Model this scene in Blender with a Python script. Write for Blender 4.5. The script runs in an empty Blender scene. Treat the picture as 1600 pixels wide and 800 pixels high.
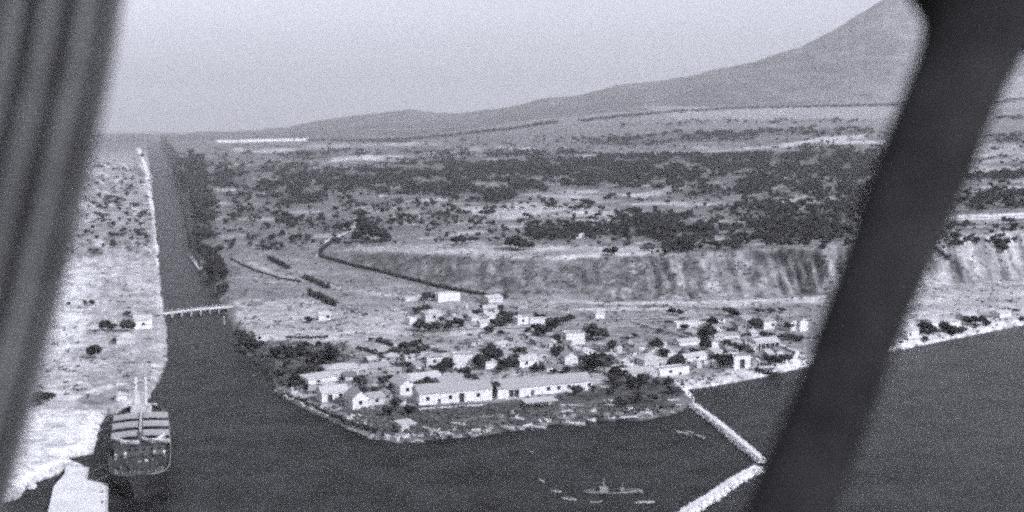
import bpy, bmesh, math, random
import numpy as np
from mathutils import Vector, Matrix

random.seed(7); rng = np.random.default_rng(7)
S = bpy.context.scene
COL = S.collection
F = 1931.0          # focal length in photograph pixels (1600 wide)
HC = 110.0          # height of the aeroplane above the sea, metres

# ------------------------------------------------------------------ camera
cam = bpy.data.cameras.new('camera'); camo = bpy.data.objects.new('camera', cam); COL.objects.link(camo)
camo.location = (0, 0, HC); camo.rotation_euler = (math.radians(90), 0, 0)
cam.sensor_width = 36; cam.lens = 36 * F / 1600; cam.shift_y = -200 / 1600
cam.clip_start = 0.05; cam.clip_end = 90000
cam.dof.use_dof = True; cam.dof.focus_distance = 600; cam.dof.aperture_fstop = cam.lens / 13.0
S.camera = camo

# ------------------------------------------------------------------ sky, sun, exposure
SUN_EL, SUN_AZ = 36.0, 38.0      # elevation; degrees from +X towards the camera side (-Y)
TINT = (1.0, 1.02, 1.20)        # the cold toning of the old print
W = bpy.data.worlds.new('World'); S.world = W; W.use_nodes = True
nt = W.node_tree; nt.nodes.clear()
out = nt.nodes.new('ShaderNodeOutputWorld'); bg = nt.nodes.new('ShaderNodeBackground')
sky = nt.nodes.new('ShaderNodeTexSky'); sky.sky_type = 'NISHITA'; sky.sun_disc = False
sky.sun_elevation = math.radians(SUN_EL); sky.sun_rotation = math.radians(90 + SUN_AZ)
sky.dust_density = 2.0
bw = nt.nodes.new('ShaderNodeRGBToBW'); nt.links.new(sky.outputs[0], bw.inputs[0])
tc = nt.nodes.new('ShaderNodeTexCoord'); sp = nt.nodes.new('ShaderNodeSeparateXYZ')
nt.links.new(tc.outputs['Generated'], sp.inputs[0])
rp = nt.nodes.new('ShaderNodeValToRGB')      # murky band of dust over the horizon, clear above
e = rp.color_ramp.elements; e[0].position = 0.0; e[0].color = (.36, .36, .36, 1); e[1].position = 0.10; e[1].color = (1.4, 1.4, 1.4, 1)
m_ = e.new(0.03); m_.color = (.72, .72, .72, 1)
m_ = e.new(0.06); m_.color = (1.14, 1.14, 1.14, 1)
nt.links.new(sp.outputs[2], rp.inputs[0])
rp.color_ramp.interpolation = 'EASE'
mu = nt.nodes.new('ShaderNodeMath'); mu.operation = 'MULTIPLY'
nt.links.new(bw.outputs[0], mu.inputs[0]); nt.links.new(rp.outputs[0], mu.inputs[1])
cm = nt.nodes.new('ShaderNodeVectorMath'); cm.operation = 'SCALE'; cm.inputs[0].default_value = TINT
nt.links.new(mu.outputs[0], cm.inputs['Scale']); nt.links.new(cm.outputs[0], bg.inputs[0])
bg.inputs[1].default_value = 0.135
nt.links.new(bg.outputs[0], out.inputs[0])

sl = bpy.data.lights.new('sun', 'SUN'); sl.energy = 3.6; sl.angle = math.radians(0.5); sl.color = (1.0, 1.01, 1.13)
so = bpy.data.objects.new('sun', sl); COL.objects.link(so)
ce, se = math.cos(math.radians(SUN_EL)), math.sin(math.radians(SUN_EL))
sd_ = Vector((ce * math.cos(math.radians(SUN_AZ)), -ce * math.sin(math.radians(SUN_AZ)), se))
so.rotation_euler = sd_.to_track_quat('Z', 'Y').to_euler(); so.location = (50, -50, 300)
V = S.view_settings; V.view_transform = 'Standard'; V.look = 'None'; V.exposure = 0.14; V.gamma = 1.0; V.use_curve_mapping = False
S.cycles.use_denoising = False; S.cycles.use_adaptive_sampling = True; S.cycles.adaptive_threshold = 1.0; S.cycles.adaptive_min_samples = 11
S.cycles.filter_width = 2.6
S.cycles.max_bounces = 6; S.cycles.volume_bounces = 0; S.cycles.volume_step_rate = 1

# ------------------------------------------------------------------ helpers
def P(u, row, z=0.0):                       # the place at height z seen at (u,row) of the photograph
    Y = (HC - z) * F / (row - 200.0)
    return ((u - 800.0) / F * Y, Y, z)

def material(name, v, rough=0.9, amp=0.0, scale=1.0, bump=0.0, spec=0.3, detail=5):
    m = bpy.data.materials.new(name); m.use_nodes = True
    n = m.node_tree; b = n.nodes['Principled BSDF']
    b.inputs['Roughness'].default_value = rough
    b.inputs['Specular IOR Level'].default_value = spec
    b.inputs['Base Color'].default_value = (v, v, v, 1)
    t = n.nodes.new('ShaderNodeTexCoord'); no = n.nodes.new('ShaderNodeTexNoise')
    no.inputs['Scale'].default_value = scale; no.inputs['Detail'].default_value = detail; no.inputs['Roughness'].default_value = .7
    n.links.new(t.outputs['Object'], no.inputs['Vector'])
    if amp:
        mr = n.nodes.new('ShaderNodeMapRange')
        mr.inputs[1].default_value = .3; mr.inputs[2].default_value = .7
        mr.inputs[3].default_value = v * (1 - amp); mr.inputs[4].default_value = v * (1 + amp)
        n.links.new(no.outputs[0], mr.inputs[0]); n.links.new(mr.outputs[0], b.inputs['Base Color'])
    if bump:
        bp = n.nodes.new('ShaderNodeBump'); bp.inputs['Strength'].default_value = 1; bp.inputs['Distance'].default_value = bump
        n.links.new(no.outputs[0], bp.inputs['Height']); n.links.new(bp.outputs[0], b.inputs['Normal'])
    return m

M = dict(
    white=material('limewash', .60, .85, .38, .7),
    pale=material('weathered plaster', .46, .9, .3, .7),
    grey=material('grey plaster', .26, .9, .35, .7),
    roof=material('sun bleached tiles', .29, .9, .28, 1.1, .06),
    roofpale=material('pale roof sheets', .42, .8, .22, .8, .03),
    roofdark=material('old dark tiles', .15, .9, .35, 1.0, .06),
    pane=material('dark window glass', .02, .25, 0, 1, 0, .5),
    wood=material('dark wood', .05, .9, .3, 3),
    bark=material('bark', .07, .95, .3, 4),
    leaf=material('foliage', .043, .95, .5, .35, 0, .1),
    leaf2=material('dusty foliage', .06, .95, .5, .35, 0, .1),
    scrub=material('dry scrub', .10, .95, .5, .2, 0, .1),
    stone=material('rubble stone', .50, .95, .3, .8, .05),
    concrete=material('bright concrete', .62, .9, .16, .12, .02),
    hull=material('black hull paint', .022, .6, .4, .3),
    deck=material('dark deck planks', .045, .85, .5, .6),
    canvas=material('pale canvas', .33, .9, .22, .8, .03),
    iron=material('rusty iron', .09, .8, .4, 1.5),
    paint=material('white ship paint', .5, .6, .2, 1.2),
    strut=material('shade-darkened strut', .026, .8, .5, 22, 0, .2),  # near-black base colour stands in for shade cast by the aircraft
    skin=material('dull corrugated aluminium', .105, .8, .5, 7, 0, .2),
)

def link(name, me, mat=None, parent=None, loc=None, rz=None):
    o = bpy.data.objects.new(name, me); COL.objects.link(o)
    if mat is not None and me is not None and not me.materials: me.materials.append(mat)
    if parent is not None: o.parent = parent
    if loc is not None: o.location = loc
    if rz is not None: o.rotation_euler = (0, 0, rz)
    return o

def thing(name, label, cat, loc=(0, 0, 0), rz=0, group=None, kind=None):
    o = link(name, None, loc=loc, rz=rz); o.empty_display_size = .5
    return tag(o, label, cat, group, kind)

def tag(o, label=None, cat=None, group=None, kind=None):
    if label: o['label'] = label
    if cat: o['category'] = cat
    if group: o['group'] = group
    if kind: o['kind'] = kind
    return o

class MB:
    def __init__(s): s.v = []; s.f = []
    def add(s, vs, fs):
        k = len(s.v); s.v += [tuple(v) for v in vs]; s.f += [tuple(i + k for i in f) for f in fs]; return s
    def box(s, c, d, rz=0, taper=1.0, tilt=None):
        hx, hy, hz = d[0] / 2, d[1] / 2, d[2] / 2; vs = []
        for z in (-hz, hz):
            t = taper if z > 0 else 1
            for x, y in ((-hx, -hy), (hx, -hy), (hx, hy), (-hx, hy)):
                p = Vector((x * t, y * t, z))
                if tilt: p = Matrix.Rotation(tilt[0], 3, tilt[1]) @ p
                p = Matrix.Rotation(rz, 3, 'Z') @ p
                vs.append((p.x + c[0], p.y + c[1], p.z + c[2]))
        return s.add(vs, [(3, 2, 1, 0), (4, 5, 6, 7), (0, 1, 5, 4), (1, 2, 6, 5), (2, 3, 7, 6), (3, 0, 4, 7)])
    def tube(s, a, b, r0, r1=None, n=8):
        a = Vector(a); b = Vector(b); r1 = r0 if r1 is None else r1
        d = (b - a).normalized(); x = d.orthogonal().normalized(); y = d.cross(x)
        vs = [a + (x * math.cos(2 * math.pi * i / n) + y * math.sin(2 * math.pi * i / n)) * r0 for i in range(n)] + \
             [b + (x * math.cos(2 * math.pi * i / n) + y * math.sin(2 * math.pi * i / n)) * r1 for i in range(n)]
        return s.add(vs, [(i, (i + 1) % n, n + (i + 1) % n, n + i) for i in range(n)] + [tuple(range(n))[::-1], tuple(range(n, 2 * n))])
    def blob(s, c, r, sq=(1, 1, 1), jit=.25):
        bm = bmesh.new(); bmesh.ops.create_icosphere(bm, subdivisions=2, radius=1)
        vs = []
        for v in bm.verts:
            k = r * (1 + random.uniform(-jit, jit)); vs.append((c[0] + v.co.x * k * sq[0], c[1] + v.co.y * k * sq[1], c[2] + v.co.z * k * sq[2]))
        s.add(vs, [[v.index for v in f.verts] for f in bm.faces]); bm.free(); return s
    def mesh(s, name):
        me = bpy.data.meshes.new(name); me.from_pydata(s.v, [], s.f); me.update(); return me
    def build(s, name, mat, parent=None, **k): return link(name, s.mesh(name), mat, parent, **k)

def np_mesh(name, verts, quads=None, tris=None, smooth=False):
    me = bpy.data.meshes.new(name)
    me.vertices.add(len(verts)); me.vertices.foreach_set('co', np.asarray(verts, np.float32).ravel())
    loops = []; starts = []; k = 0
    for arr, n in ((quads, 4), (tris, 3)):
        if arr is not None and len(arr):
            loops.append(np.asarray(arr).ravel()); starts.append(k + np.arange(len(arr)) * n); k += len(arr) * n
    loops = np.concatenate(loops); starts = np.concatenate(starts)
    me.loops.add(len(loops)); me.loops.foreach_set('vertex_index', loops.astype(np.int32))
    me.polygons.add(len(starts)); me.polygons.foreach_set('loop_start', starts.astype(np.int32))
    me.polygons.foreach_set('use_smooth', np.full(len(starts), smooth, bool))
    me.update(calc_edges=True); return me

# ------------------------------------------------------------------ noise
_T = rng.random((256, 256))
def vnoise(x, y):
    xi = np.floor(x).astype(int); yi = np.floor(y).astype(int); fx = x - xi; fy = y - yi
    fx = fx * fx * (3 - 2 * fx); fy = fy * fy * (3 - 2 * fy)
    a = _T[xi & 255, yi & 255]; b = _T[(xi + 1) & 255, yi & 255]; c = _T[xi & 255, (yi + 1) & 255]; d = _T[(xi + 1) & 255, (yi + 1) & 255]
    return (a * (1 - fx) + b * fx) * (1 - fy) + (c * (1 - fx) + d * fx) * fy
def fbm(x, y, o=4):
    r = 0; a = .5; t = 0
    for i in range(o): r = r + a * vnoise(x * 2 ** i + 17.3 * i, y * 2 ** i + 9.1 * i); t += a; a *= .55
    return r / t
def gully(x, y):
    w = fbm(x / 24., y / 24., 2) * 1.3; a = 1 - np.abs(2 * vnoise(x / 6.5 + w, y / 110.) - 1); b = 1 - np.abs(2 * vnoise(x / 2.9 + 2 * w + 40, y / 50.) - 1)
    return .65 * a ** 2.2 + .35 * b ** 1.8
def sstep(a, b, x):
    t = np.clip((x - a) / (b - a), 0, 1); return t * t * (3 - 2 * t)

# ------------------------------------------------------------------ shape of the land
def wp(pts): return np.array([P(u, r)[:2] for u, r in pts])
SHORE_R = [(251,222),(256,232),(264,245),(272,262),(280,300),(290,350),(302,395),(320,435),(342,470),(358,500),(370,530),(384,553),(410,572),(428,590),(431,608),(455,627),(490,645),(540,669),(580,685),(620,692),
           (660,688),(720,684),(770,678),(830,668),(870,662),(930,657),(1000,658),(1040,650),(1066,641),(1084,630),(1078,614),(1062,611),(1120,603),(1180,592),(1240,578),(1300,566),(1400,548),(1500,528),(1600,508),(1800,478),(2300,430),(3200,390)]
SHORE_L = [(-2600,800),(-600,800),(-100,795),(0,786),(30,779),(38,766),(58,753),(90,742),(106,734),(134,729),(100,719),(128,712),(146,710),(152,685),(158,662),(166,651),(190,643),(225,633),(240,612),(250,592),(261,562),(261,512),(254,480),(250,430),(247,400),(243,350),(238,300),(234,265),(231,245),(230,232),(231,222)]
shr = wp(SHORE_R); shl = wp(SHORE_L)
polyR = np.vstack([shr, [[40000, 3000], [40000, 60000], [shr[0][0] - 2000, 60000]]])
polyL = np.vstack([shl, [[shl[-1][0] - 3500, 60000], [-40000, 60000], [-40000, 500]]])

def inside(poly, x, y):
    r = np.zeros(x.shape, bool); n = len(poly); j = n - 1
    for i in range(n):
        xi, yi = poly[i]; xj, yj = poly[j]
        if yi != yj:
            c = ((yi > y) != (yj > y)) & (x < (xj - xi) * (y - yi) / (yj - yi) + xi); r ^= c
        j = i
    return r
def pdist(line, x, y):
    d = np.full(x.shape, 1e12)
    for (ax, ay), (bx, by) in zip(line[:-1], line[1:]):
        vx, vy = bx - ax, by - ay; L = vx * vx + vy * vy
        t = np.clip(((x - ax) * vx + (y - ay) * vy) / L, 0, 1)
        d = np.minimum(d, (x - ax - t * vx) ** 2 + (y - ay - t * vy) ** 2)
    return np.sqrt(d)
def shore(x, y):
    d = np.minimum(pdist(shr, x, y), pdist(shl, x, y))
    return np.where(inside(polyR, x, y) | inside(polyL, x, y), d, -d)

UK = np.array([-900, 0, 235, 350, 420, 500, 560, 640, 720, 800, 900, 1000, 1100, 1300, 1450, 1600, 2400])
def rz_(rows, zs):
    rows = np.array(rows, float); zs = np.array(zs, float); return (HC - zs) * F / (rows - 200), zs
base = rz_([430,405,405,405,402,402,416,437,452,466,470,468,465,458,446,436,420], [3,3,3,6,7,9,8,6,5,4,4,4,4,4,4,4,4])
crest = rz_([400,385,385,388,388,392,397,398,398,398,400,397,393,385,376,358,342], [5,5,5,9,11,12,14,19,22,24,25,26,27,30,32,36,38])
l3 = rz_([350,340,340,340,340,340,340,340,340,340,340,340,340,338,336,334,325], [9,9,9,18,19,20,22,25,27,30,30,31,32,34,36,39,42])
l4 = rz_([295,290,290,290,290,290,290,290,290,290,290,290,290,290,290,286,280], [16,16,16,22,24,26,27,29,31,34,36,38,41,45,48,52,56])
def drow(D, rows): rows = np.array(rows, float); return np.full(len(rows), float(D)), HC - (rows - 200) * D / F
l5 = drow(2700, [250,250,253,250,250,251,250,248,244,240,235,230,225,215,210,205,200])
l6 = drow(4000, [232,232,234,233,233,233,232,228,222,213,203,197,194,188,184,180,172])
l7 = drow(5800, [222,222,222,221,221,219,219,215,204,190,181,173,170,164,161,158,150])
ridU = np.array([-900,0,235,350,450,480,540,600,640,680,725,770,820,845,870,910,960,1040,1100,1180,1250,1300,1350,1380,1450,1550,1700,2000,2400])
ridR = np.array([213,211,209,206,198,192,183,175,171,176,178,171,161,154,152,148,133,125,112,95,72,48,18,-2,-28,-40,-45,-40,-40], float)
DR = 9500.0
def height(x, y, fine=True):
    x = np.asarray(x, float); y = np.asarray(y, float); u = 800 + x * F / y
    Ds, Zs = [], []
    for d, z in (base, crest, l3, l4, l5, l6, l7):
        Ds.append(np.interp(u, UK, d)); Zs.append(np.interp(u, UK, z))
    Ds.insert(0, Ds[0] - 260.); Zs.insert(0, np.full(u.shape, 2.6))
    rr = np.interp(u, ridU, ridR) - 5.0 * (fbm(u / 45., u * 0 + 3.3, 4) - .5) - 2 * (fbm(u / 9., u * 0 + 1.3, 3) - .5)
    Ds.append(np.full(u.shape, DR)); Zs.append(HC - (rr - 200) * DR / F)
    Ds.append(np.full(u.shape, 14000.)); Zs.append(np.full(u.shape, 20.))
    Ds.append(np.full(u.shape, 90000.)); Zs.append(np.full(u.shape, 20.))
    z = np.full(u.shape, 2.6)
    for k in range(len(Ds) - 1):
        t = np.clip((y - Ds[k]) / (Ds[k + 1] - Ds[k]), 0, 1)
        if k == 7: t = t ** 1.15
        m = (y >= Ds[k]); t = t ** 1.45 if k == 1 else t; zz = Zs[k] + (Zs[k + 1] - Zs[k]) * t
        z = np.where(m, zz, z)
        if k == 1: tb = np.where((t > 0) & (t < 1), t, 0)
        if k == 7: tm = t
    # gullies worn down the bluff
    g = gully(x, y)
    bh = np.clip(Zs[2] - Zs[1], 0, 30)
    gm_ = sstep(-.1, .35, fbm(u / 70., y / 400., 2) - .42) * (.35 + .65 * sstep(880, 1040, u)); g2 = fbm(x / 9., y / 12., 4)
    z = z - ((g - .4) * .42 * gm_ + (g2 - .5) * .32) * bh * np.sin(np.pi * np.clip(tb, 0, 1)) ** .7
    # folds of the mountain side
    mh = np.clip(Zs[8] - Zs[7], 0, 1e4)
    fold = 1 - np.abs(2 * fbm(x / 520. + y / 1500., y / 1300., 5) - 1)
    z = z - (fold - .5) * mh * .16 * np.sin(np.pi * tm)
    far = sstep(900, 3000, y)
    z = z + far * (fbm(x / 140., y / 140., 4) - .5) * (6 + 10 * sstep(3000, 6000, y))
    z = z + (1 - far) * (fbm(x / 40., y / 40., 3) - .5) * 1.0
    s = shore(x, y) + (fbm(x / 6., y / 6., 3) - .5) * np.where((x < -80) & (y < 480), .8, 3.0) + (fbm(x / 35. + 5, y / 55., 3) - .5) * np.where(x < -150, 11.0, 0) * sstep(600, 900, y)
    w = 5 + 9 * sstep(6, 22, z)
    k = sstep(-.35, 1.0, s / w)
    z = np.where(s > 0, np.maximum(z, .6) * k + .02 * 0, 0) + np.where(s > 0, 0, np.maximum(s * .35, -4.0))
    z = z - .25 * (1 - sstep(-1, 1, s))
    if fine: z = z + np.clip(s / 8, 0, 1) * (fbm(x / 2.5, y / 2.5, 2) - .5) * .5
    return z
def hit(u, row):                              # where the sight line through (u,row) meets the land
    D = np.geomspace(250, 12000, 2500); z = height((u - 800) / F * D, D, False)
    z = np.maximum(z, 0); r = 200 + (HC - z) * F / D
    i = int(np.argmax(r <= row)); i = max(i, 1)
    a, b = r[i - 1], r[i]; t = 0 if a == b else (a - row) / (a - b); d = D[i - 1] + (D[i] - D[i - 1]) * min(max(t, 0), 1)
    x = (u - 800) / F * d
    return Vector((x, d, float(max(height(np.array([x]), np.array([d]), True)[0], 0))))
def zat(x, y): return float(height(np.array([x]), np.array([y]), True)[0])

us = np.concatenate([np.arange(-900, -60, 14), np.arange(-60, 1660, 3.4), np.arange(1660, 2500, 14)])
ds = np.concatenate([np.arange(180, 330, 6), np.exp(np.arange(math.log(330), math.log(1100), .0036)), np.exp(np.arange(math.log(1100), math.log(13500), .0072)), [14000, 18000, 26000, 45000]])
U, D = np.meshgrid(us, ds); X = (U - 800) / F * D; Y = D
Zt = height(X, Y); ROW = 200 + (HC - Zt) * F / Y
nr, nc = U.shape
idx = np.arange(nr * nc).reshape(nr, nc)
quads = np.stack([idx[:-1, :-1], idx[:-1, 1:], idx[1:, 1:], idx[1:, :-1]], -1).reshape(-1, 4)
tm_ = np_mesh('terrain', np.stack([X, Y, Zt], -1).reshape(-1, 3), quads, smooth=True)

# woods: (u, row, radius across, radius deep, density)
WOOD = [(338,448,14,26,1.2),(800,240,150,5,.9),(1180,244,190,8,1.2),(700,262,70,14,1),(900,262,120,12,1.1),(1000,272,110,8,.9),(600,270,60,12,1),(420,262,60,8,1),(358,273,42,20,1),(450,295,56,27,1),(532,281,50,18,1),(630,290,52,14,1),(626,253,46,6,.8),(465,345,40,10,.6),(520,350,30,10,.6),(310,262,10,20,1),(316,310,17,42,1.0),(322,365,17,40,1.0),(300,270,12,28,1.2),(334,412,10,22,.9),(352,440,6,20,.7),(380,330,36,30,.5),(430,370,50,18,.3),
 (700,268,64,18,.8),(832,263,84,12,1),(764,296,78,20,.9),(976,251,66,9,1),(985,222,66,6,1),(945,282,86,12,.7),(880,363,60,12,1),(1000,356,56,18,1),(886,320,44,5,.6),(1090,214,90,8,1),(1275,206,100,6,.8),(1110,254,112,13,1),(1290,254,110,24,1),
 (1110,288,112,18,.8),(1230,296,110,16,.5),(1192,329,62,13,1),(1065,358,66,22,1),(1225,363,88,18,1),(1292,344,44,32,1),(1560,316,56,17,1),(1590,185,40,2.5,1),(1575,216,40,7,.6),(1560,276,50,6,.8),(1400,300,80,60,.8),(600,325,70,10,.3),(680,340,60,10,.4),(620,352,60,6,.3),
 (170,318,24,10,.4),(215,372,22,20,.22),(145,270,18,14,.3),(200,290,20,10,.12),(470,245,40,6,.6),(540,240,40,6,.5),(380,245,50,5,.3),(1040,392,60,6,.5),(1130,386,80,6,.5),(780,244,120,4,.4),(1200,190,160,4,.35),(1000,195,90,4,.3),(285,275,10,28,.7),(1480,352,40,6,.7)]
# ---- what the ground is made of: reflectance of soil, sand, fields, scrub, plus painted gully shading
A = np.interp(ROW, [150, 175, 200, 215, 235, 300, 380, 400, 455, 470, 520, 600, 700], [.20, .32, .28, .24, .25, .24, .27, .24, .25, .36, .35, .33, .30])
A = A * .74 * (.72 + .56 * fbm(X / 30., Y / 60., 4))
mount = sstep(5750, 5950, Y); A = A * (1 - mount) + mount * (.10 + .05 * fbm(X / 300., Y / 500., 5) + .10 * sstep(1180, 1420, U) * sstep(60, 140, ROW + 0 * U) * 0)
A = np.where(mount > .5, A * (1 + .8 * sstep(1150, 1430, U)) * (.45 + 1.1 * fbm(X / 110., Y / 200., 5)), A)
sh = shore(X, Y)
left = inside(polyL, X, Y)
wob = (fbm(X / 12., Y / 18., 4) - .5)
GR = .8 + .4 * fbm(X / 5., Y / 9., 3)
def put(mask, v, amt=1.0, w=slice(None)):
    A[w] = A[w] + (v * GR[w] - A[w]) * np.clip(mask, 0, 1) * amt
def win(x0, x1, y0, y1):
    j0, j1 = np.searchsorted(us, [x0, x1]); sub = ROW[:, j0:j1]
    if j1 <= j0: return None
    i = np.nonzero(((sub > y0) & (sub < y1)).any(1))[0]
    return None if not len(i) else (slice(i[0], i[-1] + 1), slice(j0, j1))
put(left * sstep(330, 400, ROW), .31); put(left * sstep(380, 440, ROW) * (1 - sstep(110, 190, U + wob * 40)), .44)
put(left * (1 - sstep(330, 400, ROW)) * sstep(225, 250, ROW), .31)
def ell(cx, cy, rx, ry, v, amt=1.0, rot=0.0):
    c, s_ = math.cos(math.radians(rot)), math.sin(math.radians(rot)); k = 1.45 * max(rx, 1); w = win(cx - k - 3, cx + k + 3, cy - 1.45 * ry - abs(s_) * k - 3, cy + 1.45 * ry + abs(s_) * k + 3)
    if w is None: return
    dx = U[w] - cx; dy = ROW[w] - cy
    q = ((dx * c + dy * s_) / rx) ** 2 + ((-dx * s_ + dy * c) / ry) ** 2
    put(1 - sstep(.55, 1.15, q + wob[w] * 1.6), v, amt, w)
def pol(pts, v, amt=1.0, soft=2.5):
    p = np.array(pts, float); w = win(p[:, 0].min() - 14, p[:, 0].max() + 14, p[:, 1].min() - 8, p[:, 1].max() + 8)
    if w is None: return
    a_, b_ = U[w] + wob[w] * 22, ROW[w] + wob[w] * 6; ins = inside(p, a_, b_)
    d = pdist(np.vstack([p, p[:1]]), a_, b_); put(np.where(ins, np.clip(.5 + d / soft, 0, 1), np.clip(.5 - d / soft, 0, 1)), v, amt, w)
def lin(pts, w, v, amt=1.0, wb=4):
    p = np.array(pts, float); k = w + 4; q = win(p[:, 0].min() - k, p[:, 0].max() + k, p[:, 1].min() - k, p[:, 1].max() + k)
    if q is None: return
    d = pdist(p, U[q] + wob[q] * wb, ROW[q] + wob[q] * wb); put(1 - sstep(w * .5, w * .5 + 1.5, d), v, amt, q)
# beach along the right shore
put((sh > 0) * (1 - sstep(5, 13, sh)) * (U > 1055) * (ROW < 640), .60)
put((sh > 0) * (1 - sstep(3, 6, sh)) * (U > 425) * (U < 640) * (ROW > 590), .45)
# dark yard between the sheds and the harbour
pol([(600,640),(660,634),(780,630),(935,610),(960,588),(1010,580),(1050,590),(1062,604),(1100,640),(1040,665),(900,670),(800,680),(640,695),(560,668),(540,640)], .075, .93)
ell(900,640,60,8,.17,.8); ell(985,650,40,4,.22,.8); ell(760,655,40,5,.15,.7)
# dark bank of the canal mouth
pol([(372,528),(400,540),(460,545),(520,545),(535,566),(520,580),(470,590),(434,600),(425,585),(400,570)], .08, .9)
pol([(455,600),(520,615),(600,650),(640,668),(620,690),(560,668),(500,640)], .12, .7)
# fields and pale tracks on the plain
pol([(1000,165),(1150,168),(1400,166),(1420,184),(1250,186),(1150,188),(1060,186)], .34, .7)
pol([(1480,120),(1660,90),(1660,160),(1540,172)], .32, .7); pol([(1530,225),(1660,225),(1660,290),(1530,285)], .38, .7)
lin([(340,221),(480,218)], 2.6, .85, 1, 1); 
lin([(560,248),(640,252),(700,262)], 4, .45, .7); lin([(520,250),(580,243),(590,250)], 5, .5, .8)
lin([(900,246),(1000,243),(1100,240),(1200,232),(1260,222),(1300,215),(1350,213)], 5, .55, .85); lin([(1290,222),(1380,222)], 4, .6, .8)
lin([(940,246),(1010,242)], 4, .5, .8)
pol([(720,325),(830,318),(900,318),(1010,330),(960,338),(860,338),(760,342)], .46, .85); ell(770,291,30,7,.45,.8); ell(880,310,60,7,.36,.7)
pol([(520,392),(600,382),(720,378),(960,384),(1060,388),(1060,398),(900,402),(780,404),(640,396)], .34, .8)
lin([(560,386),(640,392),(760,394),(860,388),(960,388),(1040,392)], 6, .46, .7)
lin([(770,402),(860,404),(960,396),(1040,393)], 5, .55, .8)
lin([(1500,340),(1560,338),(1660,334)], 7, .75, 1, 0)
lin([(1500,352),(1580,350)], 5, .15, .6)
pol([(1470,372),(1660,345),(1660,440),(1440,448)], .28, .7); pol([(1240,380),(1330,376),(1330,450),(1280,455)], .28, .6)
pol([(540,402),(760,402),(900,406),(1000,404),(1060,420),(1000,440),(880,452),(800,460),(700,440),(600,418)], .16, .7, 6)
pol([(1350,448),(1660,436),(1660,500),(1400,540),(1330,540)], .42, .8)
lin([(860,470),(960,474),(1100,473),(1290,465)], 3, .5, .8); lin([(880,486),(1000,482),(1130,478),(1290,468)], 4, .52, .8); lin([(1440,470),(1660,452)], 3, .5, .7)
lin([(1000,478),(1140,483),(1300,480)], 2.5, .14, .7); lin([(940,470),(1020,470)], 2.5, .13, .7)
pol([(980,503),(1010,500),(1080,528),(1010,520),(940,520)], .20, .7); lin([(985,504),(1040,516),(1075,528)], 3, .45, .8)
lin([(560,545),(690,560)], 3, .5, .7); pol([(520,528),(620,528),(640,560),(600,562)], .36, .7)
pol([(700,505),(800,503),(860,520),(800,545),(700,528)], .36, .8)
pol([(370,470),(470,458),(560,490),(640,500),(640,522),(500,530),(400,525),(372,500)], .42, .7)
lin([(392,478),(430,465),(480,464)], 5, .17, .7)
pol([(350,400),(420,390),(500,410),(620,440),(680,460),(560,480),(400,450)], .25, .6)
lin([(390,410),(440,432),(500,444),(530,450)], 4, .42, .7); lin([(430,528),(520,530),(640,524)], 3, .5, .7)
pol([(560,605),(700,580),(960,575),(940,600),(780,622),(650,632)], .34, .8)
pol([(1060,590),(1180,575),(1245,572),(1180,592),(1070,606)], .36, .8)
pol([(950,560),(1060,556),(1080,590),(1000,590),(955,580)], .42, .8)
ell(480,612,40,7,.5,.8); ell(520,636,40,5,.42,.8)
# left bank: sandy spoil, dusty tracks, a wet dark hollow by the ship
pol([(80,400),(250,400),(255,470),(180,480),(60,480)], .46, .6); pol([(190,470),(258,485),(262,540),(200,560),(150,520)], .40, .6)
ell(75,505,60,45,.75,.6); ell(100,440,60,30,.70,.6); ell(180,600,60,14,.34,.8); lin([(40,612),(120,600),(170,590)], 3, .25, .6); lin([(112,622),(150,608),(196,600)], 4, .62, .9); ell(155,625,36,8,.14,.8)
pol([(28,642),(166,640),(164,652),(146,714),(60,738),(10,770)], .66, .9); ell(90,695,18,8,.4,.7)
lin([(216,233),(228,262),(236,310),(244,370),(247,415)], 3.5, .75, .9, 1)
for _ in range(170):
    row = random.uniform(255, 410); ell(random.uniform(70, 242), row, random.uniform(4, 16), random.uniform(1.5, 6), random.choice([.5, .6, .55, .14, .2, .26]), .7, random.uniform(10, 50))
for _ in range(40): ell(random.uniform(120, 262), random.uniform(410, 640), random.uniform(5, 18), random.uniform(2, 5), random.choice([.2, .25, .5]), .5, random.uniform(0, 40))
for k in range(7): lin([(60 + 30 * k, 600 - 22 * k), (110 + 22 * k, 540 - 30 * k), (150 + 14 * k, 440 - 20 * k)], 2, .55 if k % 2 else .24, .5, 14)
for _ in range(420):     # patchwork over the plateau
    row = random.uniform(225, 385); ell(random.uniform(330, 1660), row, random.uniform(8, 45), random.uniform(1.5, 4.5), random.choice([.12, .15, .18, .36, .42, .48]), .7, random.uniform(-6, 2))
for _ in range(120):
    ell(random.uniform(370, 1660), random.uniform(405, 560), random.uniform(5, 30), random.uniform(1.2, 3.5), random.choice([.16, .2, .42, .5]), .5, random.uniform(-4, 8))
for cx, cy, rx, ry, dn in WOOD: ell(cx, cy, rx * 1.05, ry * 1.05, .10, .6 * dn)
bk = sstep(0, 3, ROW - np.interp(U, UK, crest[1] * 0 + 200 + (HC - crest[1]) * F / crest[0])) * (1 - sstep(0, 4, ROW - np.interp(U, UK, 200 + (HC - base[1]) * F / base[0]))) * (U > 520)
gully_shade = gully(X, Y)
A = A * (1 - .05 * bk) * (1 + bk * ((.42 - gully_shade) * 1.15 * sstep(860, 1040, U) + (fbm(X / 4., Y / 7., 4) - .5) * 1.3 + (fbm(X / 16., Y / 12., 3) - .5) * 1.1))  # gullies painted darker in place of relief shading; the rest is soil mottling
A = np.where(sh < 0, .08, A)
A = np.clip(A, .03, .85)
at = tm_.attributes.new('albedo', 'FLOAT', 'POINT'); at.data.foreach_set('value', A.astype(np.float32).ravel())
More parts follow.
